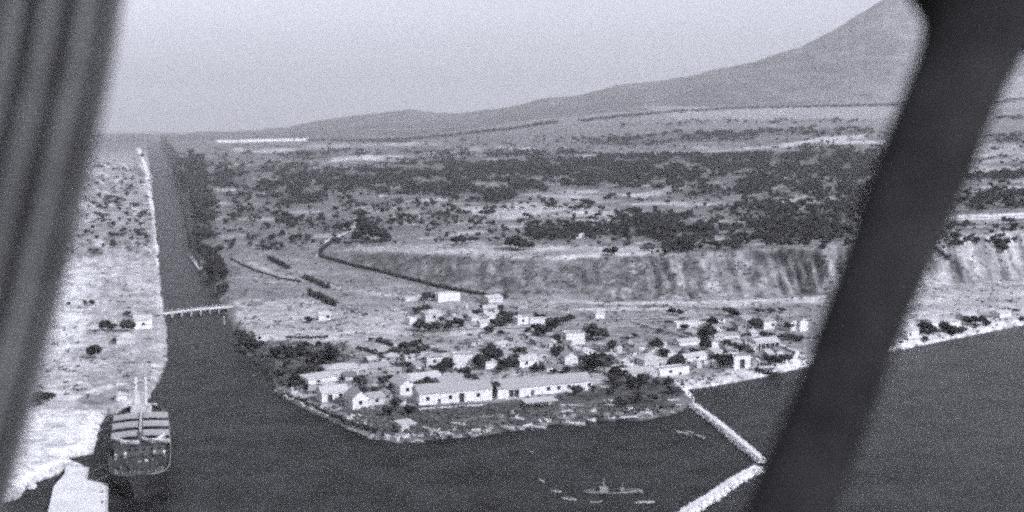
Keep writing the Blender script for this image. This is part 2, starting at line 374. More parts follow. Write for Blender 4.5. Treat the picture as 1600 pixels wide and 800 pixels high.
gm = bpy.data.materials.new('ground'); gm.use_nodes = True; n = gm.node_tree; b = n.nodes['Principled BSDF']
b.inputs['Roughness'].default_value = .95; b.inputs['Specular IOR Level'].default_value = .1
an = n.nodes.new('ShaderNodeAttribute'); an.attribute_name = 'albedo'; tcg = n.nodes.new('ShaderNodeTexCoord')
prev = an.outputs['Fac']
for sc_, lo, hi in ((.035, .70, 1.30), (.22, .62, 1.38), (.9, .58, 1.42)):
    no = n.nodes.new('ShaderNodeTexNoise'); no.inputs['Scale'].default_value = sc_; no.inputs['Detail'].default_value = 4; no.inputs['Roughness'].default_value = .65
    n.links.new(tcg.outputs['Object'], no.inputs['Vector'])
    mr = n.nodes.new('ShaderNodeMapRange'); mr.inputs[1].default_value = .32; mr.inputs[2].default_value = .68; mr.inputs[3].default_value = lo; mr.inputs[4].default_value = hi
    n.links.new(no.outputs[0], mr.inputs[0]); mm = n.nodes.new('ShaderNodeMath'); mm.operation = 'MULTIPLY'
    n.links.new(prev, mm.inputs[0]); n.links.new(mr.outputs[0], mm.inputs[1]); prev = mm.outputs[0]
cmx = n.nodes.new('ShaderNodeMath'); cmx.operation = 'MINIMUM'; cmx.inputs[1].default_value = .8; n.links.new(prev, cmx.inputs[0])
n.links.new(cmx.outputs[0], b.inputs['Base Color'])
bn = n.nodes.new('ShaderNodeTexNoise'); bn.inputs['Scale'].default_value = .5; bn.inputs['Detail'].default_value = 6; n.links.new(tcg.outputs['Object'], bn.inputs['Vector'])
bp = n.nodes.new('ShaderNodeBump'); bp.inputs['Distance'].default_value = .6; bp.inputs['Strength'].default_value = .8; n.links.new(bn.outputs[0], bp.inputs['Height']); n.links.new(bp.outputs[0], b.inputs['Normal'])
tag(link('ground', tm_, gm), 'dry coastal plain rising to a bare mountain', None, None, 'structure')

# ---- water
wm = bpy.data.materials.new('sea water'); wm.use_nodes = True; n = wm.node_tree; b = n.nodes['Principled BSDF']
b.inputs['Base Color'].default_value = (.035, .035, .037, 1); b.inputs['Roughness'].default_value = .42; b.inputs['IOR'].default_value = 1.33; b.inputs['Specular IOR Level'].default_value = .14
tcw = n.nodes.new('ShaderNodeTexCoord'); nw = n.nodes.new('ShaderNodeTexNoise'); nw.inputs['Scale'].default_value = .35; nw.inputs['Detail'].default_value = 6; nw.inputs['Roughness'].default_value = .7
n.links.new(tcw.outputs['Object'], nw.inputs['Vector'])
bp = n.nodes.new('ShaderNodeBump'); bp.inputs['Distance'].default_value = .8; bp.inputs['Strength'].default_value = 1; n.links.new(nw.outputs[0], bp.inputs['Height']); n.links.new(bp.outputs[0], b.inputs['Normal'])
nw2 = n.nodes.new('ShaderNodeTexNoise'); nw2.inputs['Scale'].default_value = .05; nw2.inputs['Detail'].default_value = 10; nw2.inputs['Roughness'].default_value = .75; n.links.new(tcw.outputs['Object'], nw2.inputs['Vector'])
mr = n.nodes.new('ShaderNodeMapRange'); mr.inputs[1].default_value = .35; mr.inputs[2].default_value = .7; mr.inputs[3].default_value = .006; mr.inputs[4].default_value = .042
n.links.new(nw2.outputs[0], mr.inputs[0])
sx_ = n.nodes.new('ShaderNodeSeparateXYZ'); n.links.new(tcw.outputs['Object'], sx_.inputs[0])
m3 = n.nodes.new('ShaderNodeMapRange'); m3.inputs[1].default_value = 70; m3.inputs[2].default_value = 190; m3.inputs[3].default_value = 0; m3.inputs[4].default_value = .03    # shallower, milky sea outside the harbour
n.links.new(sx_.outputs[0], m3.inputs[0]); m4 = n.nodes.new('ShaderNodeMath'); n.links.new(mr.outputs[0], m4.inputs[0]); n.links.new(m3.outputs[0], m4.inputs[1]); m5 = n.nodes.new('ShaderNodeMapRange'); m5.inputs[1].default_value = 560; m5.inputs[2].default_value = 900; m5.inputs[3].default_value = 0; m5.inputs[4].default_value = .03; n.links.new(sx_.outputs[1], m5.inputs[0])
m6 = n.nodes.new('ShaderNodeMath'); n.links.new(m4.outputs[0], m6.inputs[0]); n.links.new(m5.outputs[0], m6.inputs[1]); n.links.new(m6.outputs[0], b.inputs['Base Color'])
tag(MB().add([(-40000, 60, 0), (40000, 60, 0), (40000, 45000, 0), (-40000, 45000, 0)], [(0, 1, 2, 3)]).build('water', wm), 'dark harbour and canal water', None, None, 'structure')

# ------------------------------------------------------------------ quick lookup of the visible land
RMIN = np.minimum.accumulate(ROW, 0)
def spot(u, row):
    j = int(np.clip(np.searchsorted(us, u), 1, len(us) - 1)); c = RMIN[:, j]
    i = int(np.searchsorted(-c, -row)); i = min(max(i, 1), nr - 1)
    d = ds[i]; return (u - 800) / F * d, d, max(float(Zt[i, j]), 0)

# ------------------------------------------------------------------ buildings
def panel(mb, o, dx, W_, H_, holes, nin, t=.28):
    xs = sorted({0, W_, *[h[0] for h in holes], *[h[1] for h in holes]}); zs = sorted({-.8, H_, *[h[2] for h in holes], *[h[3] for h in holes]})
    pt = lambda x, z, k=0: (o[0] + dx[0] * x + nin[0] * k, o[1] + dx[1] * x + nin[1] * k, o[2] + z)
    for a, b_ in zip(xs[:-1], xs[1:]):
        for c, d in zip(zs[:-1], zs[1:]):
            mx, mz = (a + b_) / 2, (c + d) / 2
            if any(h[0] < mx < h[1] and h[2] < mz < h[3] for h in holes): continue
            mb.add([pt(a, c), pt(b_, c), pt(b_, d), pt(a, d)], [(0, 1, 2, 3)])
    for x0, x1, z0, z1 in holes:
        mb.add([pt(x0, z0), pt(x1, z0), pt(x1, z1), pt(x0, z1), pt(x0, z0, t), pt(x1, z0, t), pt(x1, z1, t), pt(x0, z1, t)],
               [(0, 1, 5, 4), (1, 2, 6, 5), (2, 3, 7, 6), (3, 0, 4, 7)])

HOUSES = []
def house(uL, rL, uR, rR, hpx, depth, roof, rise, pat, label, short, wall='white', roofm='roof', name='house', chimney=False, cat='house'):
    a = hit(uL, rL); b_ = hit(uR, rR); c = (a + b_) / 2; d = b_ - a; W_ = math.hypot(d.x, d.y); rz = math.atan2(d.y, d.x)
    H_ = hpx * c.y / F; z0 = min(a.z, b_.z)
    t = thing(name, label, cat, (c.x, c.y, z0), rz)
    HOUSES.append(((uL + uR) / 2, (rL + rR) / 2, c, short))
    n_ = len(pat); holes = []; kinds = []; sl_ = W_ / max(n_, 1)
    for i, ch in enumerate(pat):
        cx = sl_ * (i + .5)
        if ch == 'w': hw = min(sl_ * .34, .95); holes.append((cx - hw, cx + hw, H_ * .36, min(H_ * .36 + 1.6, H_ * .82)))
        elif ch == 'd': hw = min(sl_ * .3, .7); holes.append((cx - hw, cx + hw, 0, min(2.3, H_ * .78)))
        elif ch == 'g': holes.append((cx - sl_ * .46, cx + sl_ * .46, 0, H_ * .80))
        else: continue
        kinds.append(ch)
    w = MB(); h = W_ / 2
    sh_ = [(depth * .38, depth * .38 + min(1.2, depth * .2), H_ * .38, H_ * .72)] if depth > 4 and pat else []
    panel(w, (-h, 0, 0), (1, 0), W_, H_, holes, (0, 1)); panel(w, (h, 0, 0), (0, 1), depth, H_, sh_, (-1, 0))
    panel(w, (h, depth, 0), (-1, 0), W_, H_, [], (0, -1)); panel(w, (-h, depth, 0), (0, -1), depth, H_, sh_, (1, 0))
    ov = .35; th = .16
    r = MB()
    def slab(pts):
        lo = [(x, y, z - th) for x, y, z in pts]; m = len(pts)
        r.add(list(pts) + lo, [tuple(range(m)), tuple(range(m, 2 * m))[::-1]] + [(i, i + m, (i + 1) % m + m, (i + 1) % m) for i in range(m)])
    k = ov * rise / (depth / 2) if depth else 0
    if roof == 'gable':
        w.add([(-h, 0, H_), (-h, depth, H_), (-h, depth / 2, H_ + rise)], [(0, 2, 1)]); w.add([(h, 0, H_), (h, depth, H_), (h, depth / 2, H_ + rise)], [(0, 1, 2)])
        z1 = H_ + rise + th + .01; z2 = H_ - k + th + .01
        slab([(-h - ov, -ov, z2), (h + ov, -ov, z2), (h + ov, depth / 2, z1), (-h - ov, depth / 2, z1)])
        slab([(h + ov, depth + ov, z2), (-h - ov, depth + ov, z2), (-h - ov, depth / 2 + .003, z1), (h + ov, depth / 2 + .003, z1)])
    elif roof == 'gablex':
        k = ov * rise / h
        w.add([(-h, 0, H_), (h, 0, H_), (0, 0, H_ + rise)], [(0, 1, 2)]); w.add([(-h, depth, H_), (h, depth, H_), (0, depth, H_ + rise)], [(0, 2, 1)])
        z1 = H_ + rise + th + .01; z2 = H_ - k + th + .01
        slab([(-h - ov, -ov, z2), (-.002, -ov, z1), (-.002, depth + ov, z1), (-h - ov, depth + ov, z2)][::-1])
        slab([(h + ov, -ov, z2), (.002, -ov, z1), (.002, depth + ov, z1), (h + ov, depth + ov, z2)])
    elif roof == 'hip':
        z1 = H_ + rise + th; z2 = H_ + th + .02; q = min(depth / 2, h * .8)
        A_ = [(-h - ov, -ov, z2), (h + ov, -ov, z2), (h + ov, depth + ov, z2), (-h - ov, depth + ov, z2), (-h + q, depth / 2, z1), (h - q, depth / 2, z1)]
        r.add(A_ + [(x, y, z - th) for x, y, z in A_[:4]], [(0, 1, 5, 4), (1, 2, 5), (2, 3, 4, 5), (3, 0, 4), (9, 8, 7, 6), (0, 6, 7, 1), (1, 7, 8, 2), (2, 8, 9, 3), (3, 9, 6, 0)])
    elif roof == 'shed':
        slab([(-h - ov, -ov, H_ + .1 + th), (h + ov, -ov, H_ + .1 + th), (h + ov, depth + ov, H_ + rise + th), (-h - ov, depth + ov, H_ + rise + th)])
        w.add([(-h, depth, H_), (h, depth, H_), (h, depth, H_ + rise), (-h, depth, H_ + rise)], [(1, 0, 3, 2)])
        w.add([(-h, 0, H_), (-h, depth, H_), (-h, depth, H_ + rise)], [(0, 2, 1)]); w.add([(h, 0, H_), (h, depth, H_), (h, depth, H_ + rise)], [(0, 1, 2)])
    else:   # flat with a low parapet
        slab([(-h + .25, .25, H_ + .02), (h - .25, .25, H_ + .02), (h - .25, depth - .25, H_ + .02), (-h + .25, depth - .25, H_ + .02)])
        for bx in (((0, .12, H_ + .2), (W_, .24, .4)), ((0, depth - .12, H_ + .2), (W_, .24, .4)), ((-h + .12, depth / 2, H_ + .2), (.24, depth - .5, .4)), ((h - .12, depth / 2, H_ + .2), (.24, depth - .5, .4))): w.box(*bx)
    w.build('wall', M[wall], t); ro = r.build('roof', M[roofm], t)
    if chimney: MB().box((h * .45, depth * .62, H_ + rise * .6 + .7), (.6, .6, 1.6)).build('chimney', M['pale'], ro)
    for (x0, x1, za, zb), ch in zip(holes, kinds):
        x0 -= h; x1 -= h
        if ch == 'd': MB().box(((x0 + x1) / 2, .2, (za + zb) / 2), (x1 - x0 - .01, .06, zb - za - .01)).build('door', M['wood'], t)
        elif ch == 'g': MB().box(((x0 + x1) / 2, .9, (za + zb) / 2), (x1 - x0 + .3, .08, zb - za - .01)).build('gate', M['wood'], t)
        else:
            f = MB(); cx = (x0 + x1) / 2; cz = (za + zb) / 2
            f.box((x0 + .04, .17, cz), (.08, .08, zb - za)); f.box((x1 - .04, .17, cz), (.08, .08, zb - za)); f.box((cx, .17, zb - .04), (x1 - x0 - .16, .078, .08)); f.box((cx, .17, za + .04), (x1 - x0 - .16, .078, .08)); f.box((cx, .17, cz), (.05, .07, zb - za - .16))
            wf = f.build('window', M['wood'], t); MB().box((cx, .23, cz), (x1 - x0, .02, zb - za)).build('pane', M['pane'], wf)
    for s in (-1, 1):
        for x0, x1, za, zb in sh_:
            yc = (x0 + x1) / 2 if s > 0 else depth - (x0 + x1) / 2
            MB().box((s * (h - .22), yc, (za + zb) / 2), (.03, x1 - x0, zb - za)).build('window', M['pane'], t)
    return t

H = house
H(655,633,769,625,19,10,'gable',2.6,'.w.d.w.g..w..','long white warehouse with pale tiled roof, left of the two along the harbour','left long warehouse',name='warehouse',cat='warehouse',wall='white')
H(778,624,925,609,15,10,'gable',2.6,'..gg..d..w.w.w.d.w','longest white warehouse with row of square windows and large dark gateway','right long warehouse',name='warehouse',cat='warehouse')
H(708,577,741,576,21,8,'flat',0,'','square blank white two-storey house behind the left warehouse','square white house')
H(667,573,691,572,15,7,'hip',1.2,'.w.','small white house with one dark window beside the square white house','small one-window house')
H(625,618,649,616,15,13,'gablex',2.0,'.w.','white gabled house front just left of the left long warehouse','gabled house by the warehouse',roofm='roofpale')
H(632,600,690,594,6,8,'gable',1.8,'w..w','low house under a long pale roof behind the left warehouse','low long-roofed house',roofm='roofpale')
H(482,604,524,598,10,7,'shed',1.0,'.w..','low white lean-to at the western tip of the village','white lean-to at the west tip',roofm='roofpale')
H(510,590,562,586,12,10,'hip',1.6,'','broad pale house with white hipped roof at the west end','broad pale house',roofm='roofpale',wall='pale')
H(503,629,545,625,14,8,'gable',2,'.g.w.','white house with dark archway facing the canal mouth','archway house',roofm='roofpale')
H(551,640,576,637,17,9,'gablex',2.6,'.w.','white gabled house with one small window near the canal mouth','gabled house near the canal mouth')
H(577,634,601,631,11,7,'gable',1.6,'.w.','small grey-walled house joined to the gabled house near the canal mouth','small grey-walled house',wall='pale')
H(685,472,719,470,12,6,'flat',0,'','bright white flat-roofed block highest above the village','highest white block')
H(633,471,667,469,5,6,'flat',0,'','very low long pale shed left of the highest white block','low pale shed',wall='pale',name='shed',cat='shed')
H(665,503,692,501,13,8,'hip',1.6,'.w.','pale house with hipped roof among the northern trees','pale house in the northern trees',wall='pale',roofm='roofpale')
H(640,508,651,507,10,5,'flat',0,'','narrow white hut at the left edge of the northern trees','narrow white hut',name='hut',cat='hut')
H(737,503,748,502,7,5,'shed',.8,'','tiny white hut at the right end of the northern trees','tiny white hut',name='hut',cat='hut',roofm='roofpale')
H(750,512,764,511,8,5,'gable',1.1,'','little white cottage below the tiny white hut','little white cottage',roofm='roofpale')
H(498,501,517,500,9,6,'gable',1.3,'.w','lone white cottage in the open field near the canal','lone field cottage',roofm='roofpale')
H(400,535,421,533,12,7,'gable',1.6,'w.','pale tumbledown house on the canal bank south of the bridge','canal bank house',wall='pale')
H(759,577,776,575,9,6,'shed',1,'','small white lean-to between the square house and the trees','small lean-to',roofm='roofpale')
H(764,474,786,471,7,9,'gable',1.6,'','pale-roofed barn beside the hedge at the foot of the bluff','barn by the hedge',roofm='roofpale',wall='pale',name='barn',cat='barn')
H(764,503,784,497,9,6,'gable',1.3,'','white cottage turned at an angle among the northern trees','angled white cottage',roofm='roofpale')
H(809,507,826,506,10,6,'flat',0,'.w.','white cube house at the left end of the long wall','white cube house')
H(828,506,859,505,7,5,'flat',0,'','long low white outbuilding joined to the cube house','long low outbuilding',name='shed',cat='shed')
H(885,539,914,538,17,8,'flat',0,'','bright white box-shaped house standing alone in mid village','bright box house')
H(931,499,945,498,8,5,'hip',1.2,'','tiny white house alone below the foot of the bluff','tiny lone white house',roofm='roofpale')
H(883,570,903,569,12,9,'gablex',2.2,'','white gabled barn left of the big dark tree','white gabled barn',name='barn',cat='barn',roofm='roofpale')
H(812,575,841,572,12,7,'gable',1.6,'.w.d','white house with pale gable roof behind the longest warehouse','white house behind the warehouse',roofm='roofpale')
H(964,553,972,553,9,4,'flat',0,'','narrow white tower-like hut right of the big dark tree','narrow tower hut',name='hut',cat='hut')
H(996,548,1016,547,7,5,'shed',.8,'','low white shed in the middle of the eastern village','low shed in mid village',name='shed',cat='shed')
H(1007,572,1036,569,8,11,'hip',2,'','broad house with bright pale hipped roof in the eastern village','broad bright-roofed house',roofm='roofpale',wall='pale')
H(1035,545,1042,545,9,4,'flat',0,'','slim white hut beside a dark tree in the eastern village','slim white hut',name='hut',cat='hut')
H(1044,558,1054,557,7,5,'hip',1,'','tiny bright hut with pointed roof in the eastern village','tiny pointed hut',name='hut',cat='hut',roofm='roofpale')
H(1062,541,1093,538,6,6,'gable',1,'','long narrow white shed near the slim hut','long narrow shed',name='shed',cat='shed',roofm='roofpale')
H(1065,567,1105,561,7,6,'gable',1.2,'w.w.','long white house with low roof above the shore houses','long low-roofed house',roofm='roofpale')
H(1031,588,1077,583,10,6,'flat',0,'.w..','long white shore building at the root of the breakwater','long shore building')
H(977,590,1028,588,7,6,'shed',1,'w..d.','low pale shore building left of the long shore building','low pale shore building',wall='pale',roofm='roofpale')
H(1057,513,1103,511,8,5,'flat',0,'','long low white wall-like building at the northeast edge','northeast long building')
H(1194,515,1213,514,13,7,'hip',1.4,'.w','white house with hipped roof near the aircraft strut','hipped house near the strut')
H(1236,518,1248,517,14,7,'gablex',1.4,'','left one of two white gabled houses beside the dark strut','left twin gabled house')
H(1250,518,1262,517,15,7,'gablex',1.6,'','right one of two white gabled houses partly behind the strut','right twin gabled house')
H(1182,549,1218,546,14,8,'gable',1.2,'ggggg','pale house with a row of columns facing the beach','columned house',roofm='roofpale')
H(1147,577,1173,575,18,9,'flat',0,'.g.','tall white house with dark doorway on the eastern beach','tall beach house')
H(1111,547,1123,546,11,6,'gablex',1.4,'','white gabled cottage left of the columned house','gabled cottage by the columned house')
H(1116,558,1129,557,8,5,'shed',.8,'','small white outhouse above the tall beach house','small outhouse',roofm='roofpale')
H(1089,575,1097,575,9,4,'flat',0,'','leftmost of three tiny white beach huts','leftmost beach hut',name='beach_hut',cat='hut')
H(1101,575,1109,575,9,4,'flat',0,'','middle one of three tiny white beach huts','middle beach hut',name='beach_hut',cat='hut')
H(1114,575,1121,575,9,4,'flat',0,'','rightmost of three tiny white beach huts','rightmost beach hut',name='beach_hut',cat='hut')
H(1111,532,1131,531,6,5,'gable',.9,'','low pale shed right of the long narrow shed','low pale eastern shed',name='shed',cat='shed',wall='pale',roofm='roofpale')
H(1132,530,1156,529,6,5,'shed',.8,'','low white shed row between eastern trees','white shed row',name='shed',cat='shed')
H(1396,527,1404,527,9,5,'flat',0,'','small white hut right against the strut on the beach road','hut against the strut',name='hut',cat='hut')
H(1418,530,1436,527,12,7,'gable',1.4,'w.','white beach house just right of the strut','beach house right of the strut',roofm='roofpale')
H(1457,512,1470,510,9,6,'gable',1.2,'','white cottage in the row along the eastern beach','cottage in the beach row',roofm='roofpale')
H(1484,512,1501,510,8,6,'shed',.9,'','low white house in the row along the eastern beach','low house in the beach row',roofm='roofpale')
H(1508,503,1528,500,9,6,'gable',1.3,'','pale gabled house farthest right of the beach row trees','farthest beach row house',roofm='roofpale',wall='pale')
H(1562,497,1580,494,7,6,'gable',1.1,'','last small pale house toward the right edge of the beach','last beach house',roofm='roofpale')
H(210,515,238,513,15,8,'gable',2,'.w.','white gabled house with dark trees on the sandy left bank','white house on the left bank',roofm='roofpale')
H(182,538,210,537,9,7,'hip',2.4,'','pale hut with peaked roof on the sandy left bank','peaked hut on the left bank',roofm='roofpale',wall='pale',name='hut',cat='hut')
H(182,626,198,625,8,4,'hip',1,'','tiny white hut on the bank behind the moored ship','hut behind the ship',name='hut',cat='hut',roofm='roofpale')
H(233,643,246,642,7,4,'flat',0,'','small white cabin beside the far end of the ship','cabin by the ship',name='hut',cat='hut')
H(566,249,582,248,4,14,'gable',3,'','distant white building on the wooded plateau','distant plateau building',wall='pale',roofm='roofpale',name='farmhouse',cat='farmhouse')
H(898,373,922,372,4,7,'gable',1.5,'','pale-roofed farm shed among the plateau trees','plateau farm shed',roofm='roofpale',name='farm_shed',cat='shed')
LMK = [((556, 352), 'top of the pale lane'), ((600, 372), 'big clump above the bluff'), ((728, 378), 'open field above the bluff'), ((810, 386), 'crest of the bluff'), ((955, 398), 'middle of the bluff crest'), ((860, 324), 'long pale field on the plateau'), ((918, 320), 'right end of the long pale field'), ((760, 335), 'left end of the long pale field'), ((1560, 384), 'gully right of the strut'), ((1580, 480), 'beach fields at the right edge'), ((1490, 370), 'bright road above the gully'), ((1204, 490), 'field behind the twin gabled houses'), ((1055, 492), 'field track below the bluff')]
H(684,565,706,562,5,6,'shed',.7,'','low pale outbuilding left of the square white house','low outbuilding',name='shed',cat='shed',wall='pale',roofm='roofpale')
H(575,583,612,578,7,9,'gable',1.4,'.w.','grey house with wide roof north of the western cluster','grey wide-roofed house',wall='grey')
H(775,562,800,559,8,7,'hip',1.3,'','grey house half hidden in the trees mid village','grey house in mid village',wall='grey')
H(690,603,730,597,5,8,'gable',1.6,'','low grey-roofed building right behind the left warehouse','low grey-roofed building',wall='pale')

# smaller buildings, yard walls: placed between the named ones
def rel(p, size, noun, marks, used_):
    order = sorted(marks, key=lambda q: (q[2] - p).length)
    for q in order[:5]:
        dx, dy = p.x - q[2].x, p.y - q[2].y
        side = ('right of' if dx > 0 else 'left of') if abs(dx) > abs(dy) else ('behind' if dy > 0 else 'in front of')
        l_ = f'{size} {noun} {side} the {q[3]}'
        if l_ not in used_: used_.add(l_); return l_
    return None
NAMED = list(HOUSES); used_b = set()
ZN = [(1110, 538, 100, 28), (720, 495, 100, 18), (840, 555, 100, 26), (560, 608, 70, 26), (640, 570, 60, 18), (1150, 520, 80, 18), (950, 560, 80, 24), (1170, 560, 50, 14), (1490, 513, 80, 8)]
k = 0; tries = 0
while k < 80 and tries < 4000:
    tries += 1; cx, cy, rx, ry = random.choice(ZN); u = cx + random.uniform(-1, 1) * rx; row = cy + random.uniform(-1, 1) * ry; w_ = random.uniform(9, 22)
    if min(abs(u - q[0]) + 2.2 * abs(row - q[1]) for q in HOUSES) < 26 or (640 < u < 940 and row > 588): continue
    x, y, z = P(u, row, 2)
    if shore(np.array([x]), np.array([y]))[0] < 7: continue
    wl = random.choice(['white', 'pale', 'pale', 'grey', 'grey']); rf = random.choice(['gable', 'gable', 'shed', 'flat', 'hip', 'gablex']); p = Vector((x, y, z))
    word = {'white': 'small white', 'pale': 'small pale', 'grey': 'small grey'}[wl] + {'gable': ' ridge-roofed', 'shed': ' lean-to', 'flat': ' flat-topped', 'hip': ' hip-roofed', 'gablex': ' gable-fronted'}[rf]
    lab = rel(p, word, 'outbuilding', NAMED, used_b)
    if not lab: continue
    sl_ = random.uniform(-2.5, 1.0)
    house(u - w_ / 2, row - sl_ * .5, u + w_ / 2, row + sl_ * .5, random.uniform(5.5, 9), random.uniform(4, 7), rf, random.uniform(.8, 1.5), random.choice(['', 'w', '.d', 'w.d', 'd.w']), lab, 'x', wall=wl, roofm=random.choice(['roof', 'roof', 'roofpale', 'roofdark']), name='outbuilding', cat='outbuilding', chimney=rf == 'gable' and random.random() < .4)
    k += 1
HOUSES_ALL = HOUSES; MARKH = NAMED
# open shed on posts in the harbour yard
a = hit(822, 640); b_ = hit(872, 636); c = (a + b_) / 2; t = thing('open_shed', 'low open shed with pale roof on posts in the harbour yard', 'shed', c, math.atan2(b_.y - a.y, b_.x - a.x))
W_ = (b_ - a).length
MB().box((0, 3, 2.7), (W_, 6.5, .18), tilt=(.06, 'X')).build('roof', M['roofpale'], t)
for x in (-W_ / 2 + .4, 0, W_ / 2 - .4):
    for y in (.3, 5.7): MB().box((x, y, 1.1), (.2, .2, 3.0)).build('post', M['wood'], t)
MB().box((0, 5.2, 1.1), (W_ - 1, .15, 2.3)).build('back_wall', M['pale'], t)
for nm, pts, lab in (('gangplank', ((823, 638), (845, 664)), 'pale gangplank slanting from the open shed to the water'), ('gangplank', ((873, 638), (882, 654)), 'short pale plank right of the open shed')):
    p, q = hit(*pts[0]), hit(*pts[1]); c = (p + q) / 2; o = MB().box((0, 0, .3), ((q - p).length, .8, .18)).build(nm, M['concrete'], loc=(c.x, c.y, max(c.z, .3)), rz=math.atan2(q.y - p.y, q.x - p.x)); tag(o, lab, 'plank')

# ------------------------------------------------------------------ walls, hedges and lanes
def line3(pts, step=2.0):
    w_ = [hit(*p) for p in pts]; out_ = []
    for p, q in zip(w_[:-1], w_[1:]):
        n_ = max(1, int((q - p).length / step))
        for i in range(n_): k = p.lerp(q, i / n_); out_.append((k.x, k.y))
    out_.append((w_[-1].x, w_[-1].y)); x = np.array([k[0] for k in out_]); y = np.array([k[1] for k in out_]); z = np.maximum(height(x, y), 0)
    return [Vector(k) for k in zip(x, y, z)]
def wall(pts, h, w, label, mat='pale', name='garden_wall', cat='wall'):
    L = line3(pts); vs = []; fs = []; o0 = L[0].copy()
    for i, p in enumerate(L):
        d = (L[min(i + 1, len(L) - 1)] - L[max(i - 1, 0)]); d.z = 0; d.normalize(); s = Vector((-d.y, d.x, 0)) * w / 2; hh = h * random.uniform(.92, 1.05)
        for k, zz in ((-1, -.8), (1, -.8), (1, hh), (-1, hh)): v = p + s * k - o0; vs.append((v.x, v.y, v.z + zz))
    for i in range(len(L) - 1):
        for k in range(4): fs.append((i * 4 + k, i * 4 + (k + 1) % 4, i * 4 + 4 + (k + 1) % 4, i * 4 + 4 + k))
    fs += [(3, 2, 1, 0), tuple(len(vs) - 4 + k for k in range(4))]
    return tag(MB().add(vs, fs).build(name, M[mat], loc=o0), label, cat)
def ribbon(name, pts, w, mat, label):
    L = line3(pts, 4); vs = []; fs = []
    off = (-.5, -.25, 0, .25, .5)
    for i, p in enumerate(L):
        d = (L[min(i + 1, len(L) - 1)] - L[max(i - 1, 0)]); d.z = 0; d.normalize(); s = Vector((-d.y, d.x, 0)) * w
        for k in off: v = p + s * k; vs.append((v.x, v.y))
    x = np.array([v[0] for v in vs]); y = np.array([v[1] for v in vs]); z = np.maximum(height(x, y), 0) + .35
    for i in range(len(L) - 1):
        for k in range(4): fs.append((i * 5 + k, i * 5 + k + 1, i * 5 + 6 + k, i * 5 + 5 + k))
    o = MB().add(list(zip(x, y, z)), fs).build(name, M[mat]); return tag(o, label, None, None, 'structure')
def rquads(c, size, rg):
    n_ = len(c); a = rg.normal(size=(n_, 3)); a /= np.linalg.norm(a, axis=1)[:, None]; b = np.cross(a, rg.normal(size=(n_, 3))); b /= np.linalg.norm(b, axis=1)[:, None]
    s = np.asarray(size).reshape(-1, 1)
    return np.stack([c - a * s - b * s, c + a * s - b * s, c + a * s * .8 + b * s, c - a * s * .7 + b * s * .9], 1).reshape(-1, 3)
bm = bmesh.new(); bmesh.ops.create_icosphere(bm, subdivisions=1, radius=1); ICV = np.array([v.co[:] for v in bm.verts]); ICF = np.array([[v.index for v in f.verts] for f in bm.faces]); bm.free()
def cluster(name, cen, rad, nq, rg, qs=.3, core=.78, sq=.8):
    """lumps of small leaf faces round several centres"""
    V_ = []; T_ = []; k = 0; q = []
    cen = np.asarray(cen, float); rad = np.asarray(rad, float)
    for c, r in zip(cen, rad):
        v = ICV * (r * core * (1 + rg.uniform(-.25, .25, (len(ICV), 1)))) * [1, 1, sq] + c; V_.append(v); T_.append(ICF + k); k += len(v)
    d = rg.normal(size=(len(cen), nq, 3)); d /= np.linalg.norm(d, axis=2)[..., None]
    pc = (cen[:, None] + d * rad[:, None, None] * rg.uniform(.7, 1.12, (len(cen), nq, 1)) * [1, 1, sq]).reshape(-1, 3)
    qv = rquads(pc, np.repeat(rad, nq) * qs * rg.uniform(.6, 1.2, len(cen) * nq), rg); Q = np.arange(len(qv)).reshape(-1, 4) + k
    return np_mesh(name, np.vstack(V_ + [qv]), Q, np.vstack(T_))
def hedge(pts, h, w, label, name='hedge', cat='hedge', mat='leaf'):
    L = line3(pts, h * .55); o0 = L[0].copy(); rg = np.random.default_rng(len(HOUSES) + len(L))
    c = np.array([[p.x - o0.x, p.y - o0.y, p.z - o0.z + h * .4] for p in L]) + rg.normal(size=(len(L), 3)) * [w * .25, w * .25, h * .1]
    return tag(link(name, cluster(name, c, rg.uniform(.45, .75, len(L)) * h, 9, rg, .35), M[mat], loc=o0), label, cat)

hedge([(500,401),(520,407),(560,418),(600,427),(650,440),(700,452),(745,460),(790,466)], 2.4, 1.5, 'long dark hedge curving along the foot of the bluff')
hedge([(500,399),(505,390),(516,380),(530,376)], 3.0, 2.0, 'short dark hedge climbing beside the pale lane to the plateau')
hedge([(420,404),(440,414),(452,420)], 2.8, 2, 'short dark hedge on the slope, nearest the canal')
hedge([(474,434),(496,443),(514,451)], 2.8, 2, 'middle dark hedge slanting across the slope field')
hedge([(486,461),(505,468),(522,478)], 3.4, 2.5, 'thick dark hedge, lowest on the slope field')
hedge([(360,405),(400,424),(440,436),(470,441)], 1.2, 1, 'thin low hedge line across the western slope')
hedge([(560,545),(590,553),(610,562)], 1.8, 1.2, 'dark hedge slanting through the field above the west cluster')
hedge([(590,534),(600,537),(612,541)], 2, 1.2, 'short dark hedge at the corner of the triangular field')
hedge([(570,578),(630,572),(650,574)], 2.4, 2, 'low dark hedge behind the grey wide-roofed house')
hedge([(1180,580),(1200,585),(1212,587)], 2.4, 1.2, 'low dark hedge behind the eastern beach')
hedge([(1455,386),(1470,396),(1482,408)], 3.2, 2, 'dark strip of scrub running down a gully right of the strut')
hedge([(430,612),(460,624),(500,642),(540,660),(600,682)], 1.4, 1.2, 'dark scrub fringe along the quay at the canal mouth')
hedge([(450,528),(480,529),(512,528)], 1.5, 1, 'low hedge beside the lane near the canal bank house')
wall([(985,504),(1010,511),(1040,519),(1078,529)], 1.3, .7, 'long pale boundary wall slanting across the eastern field')
wall([(1217,542),(1232,547),(1246,553),(1243,560),(1236,570)], 1.2, 1.6, 'pale sea wall curving round the eastern point', 'concrete', 'sea_wall')
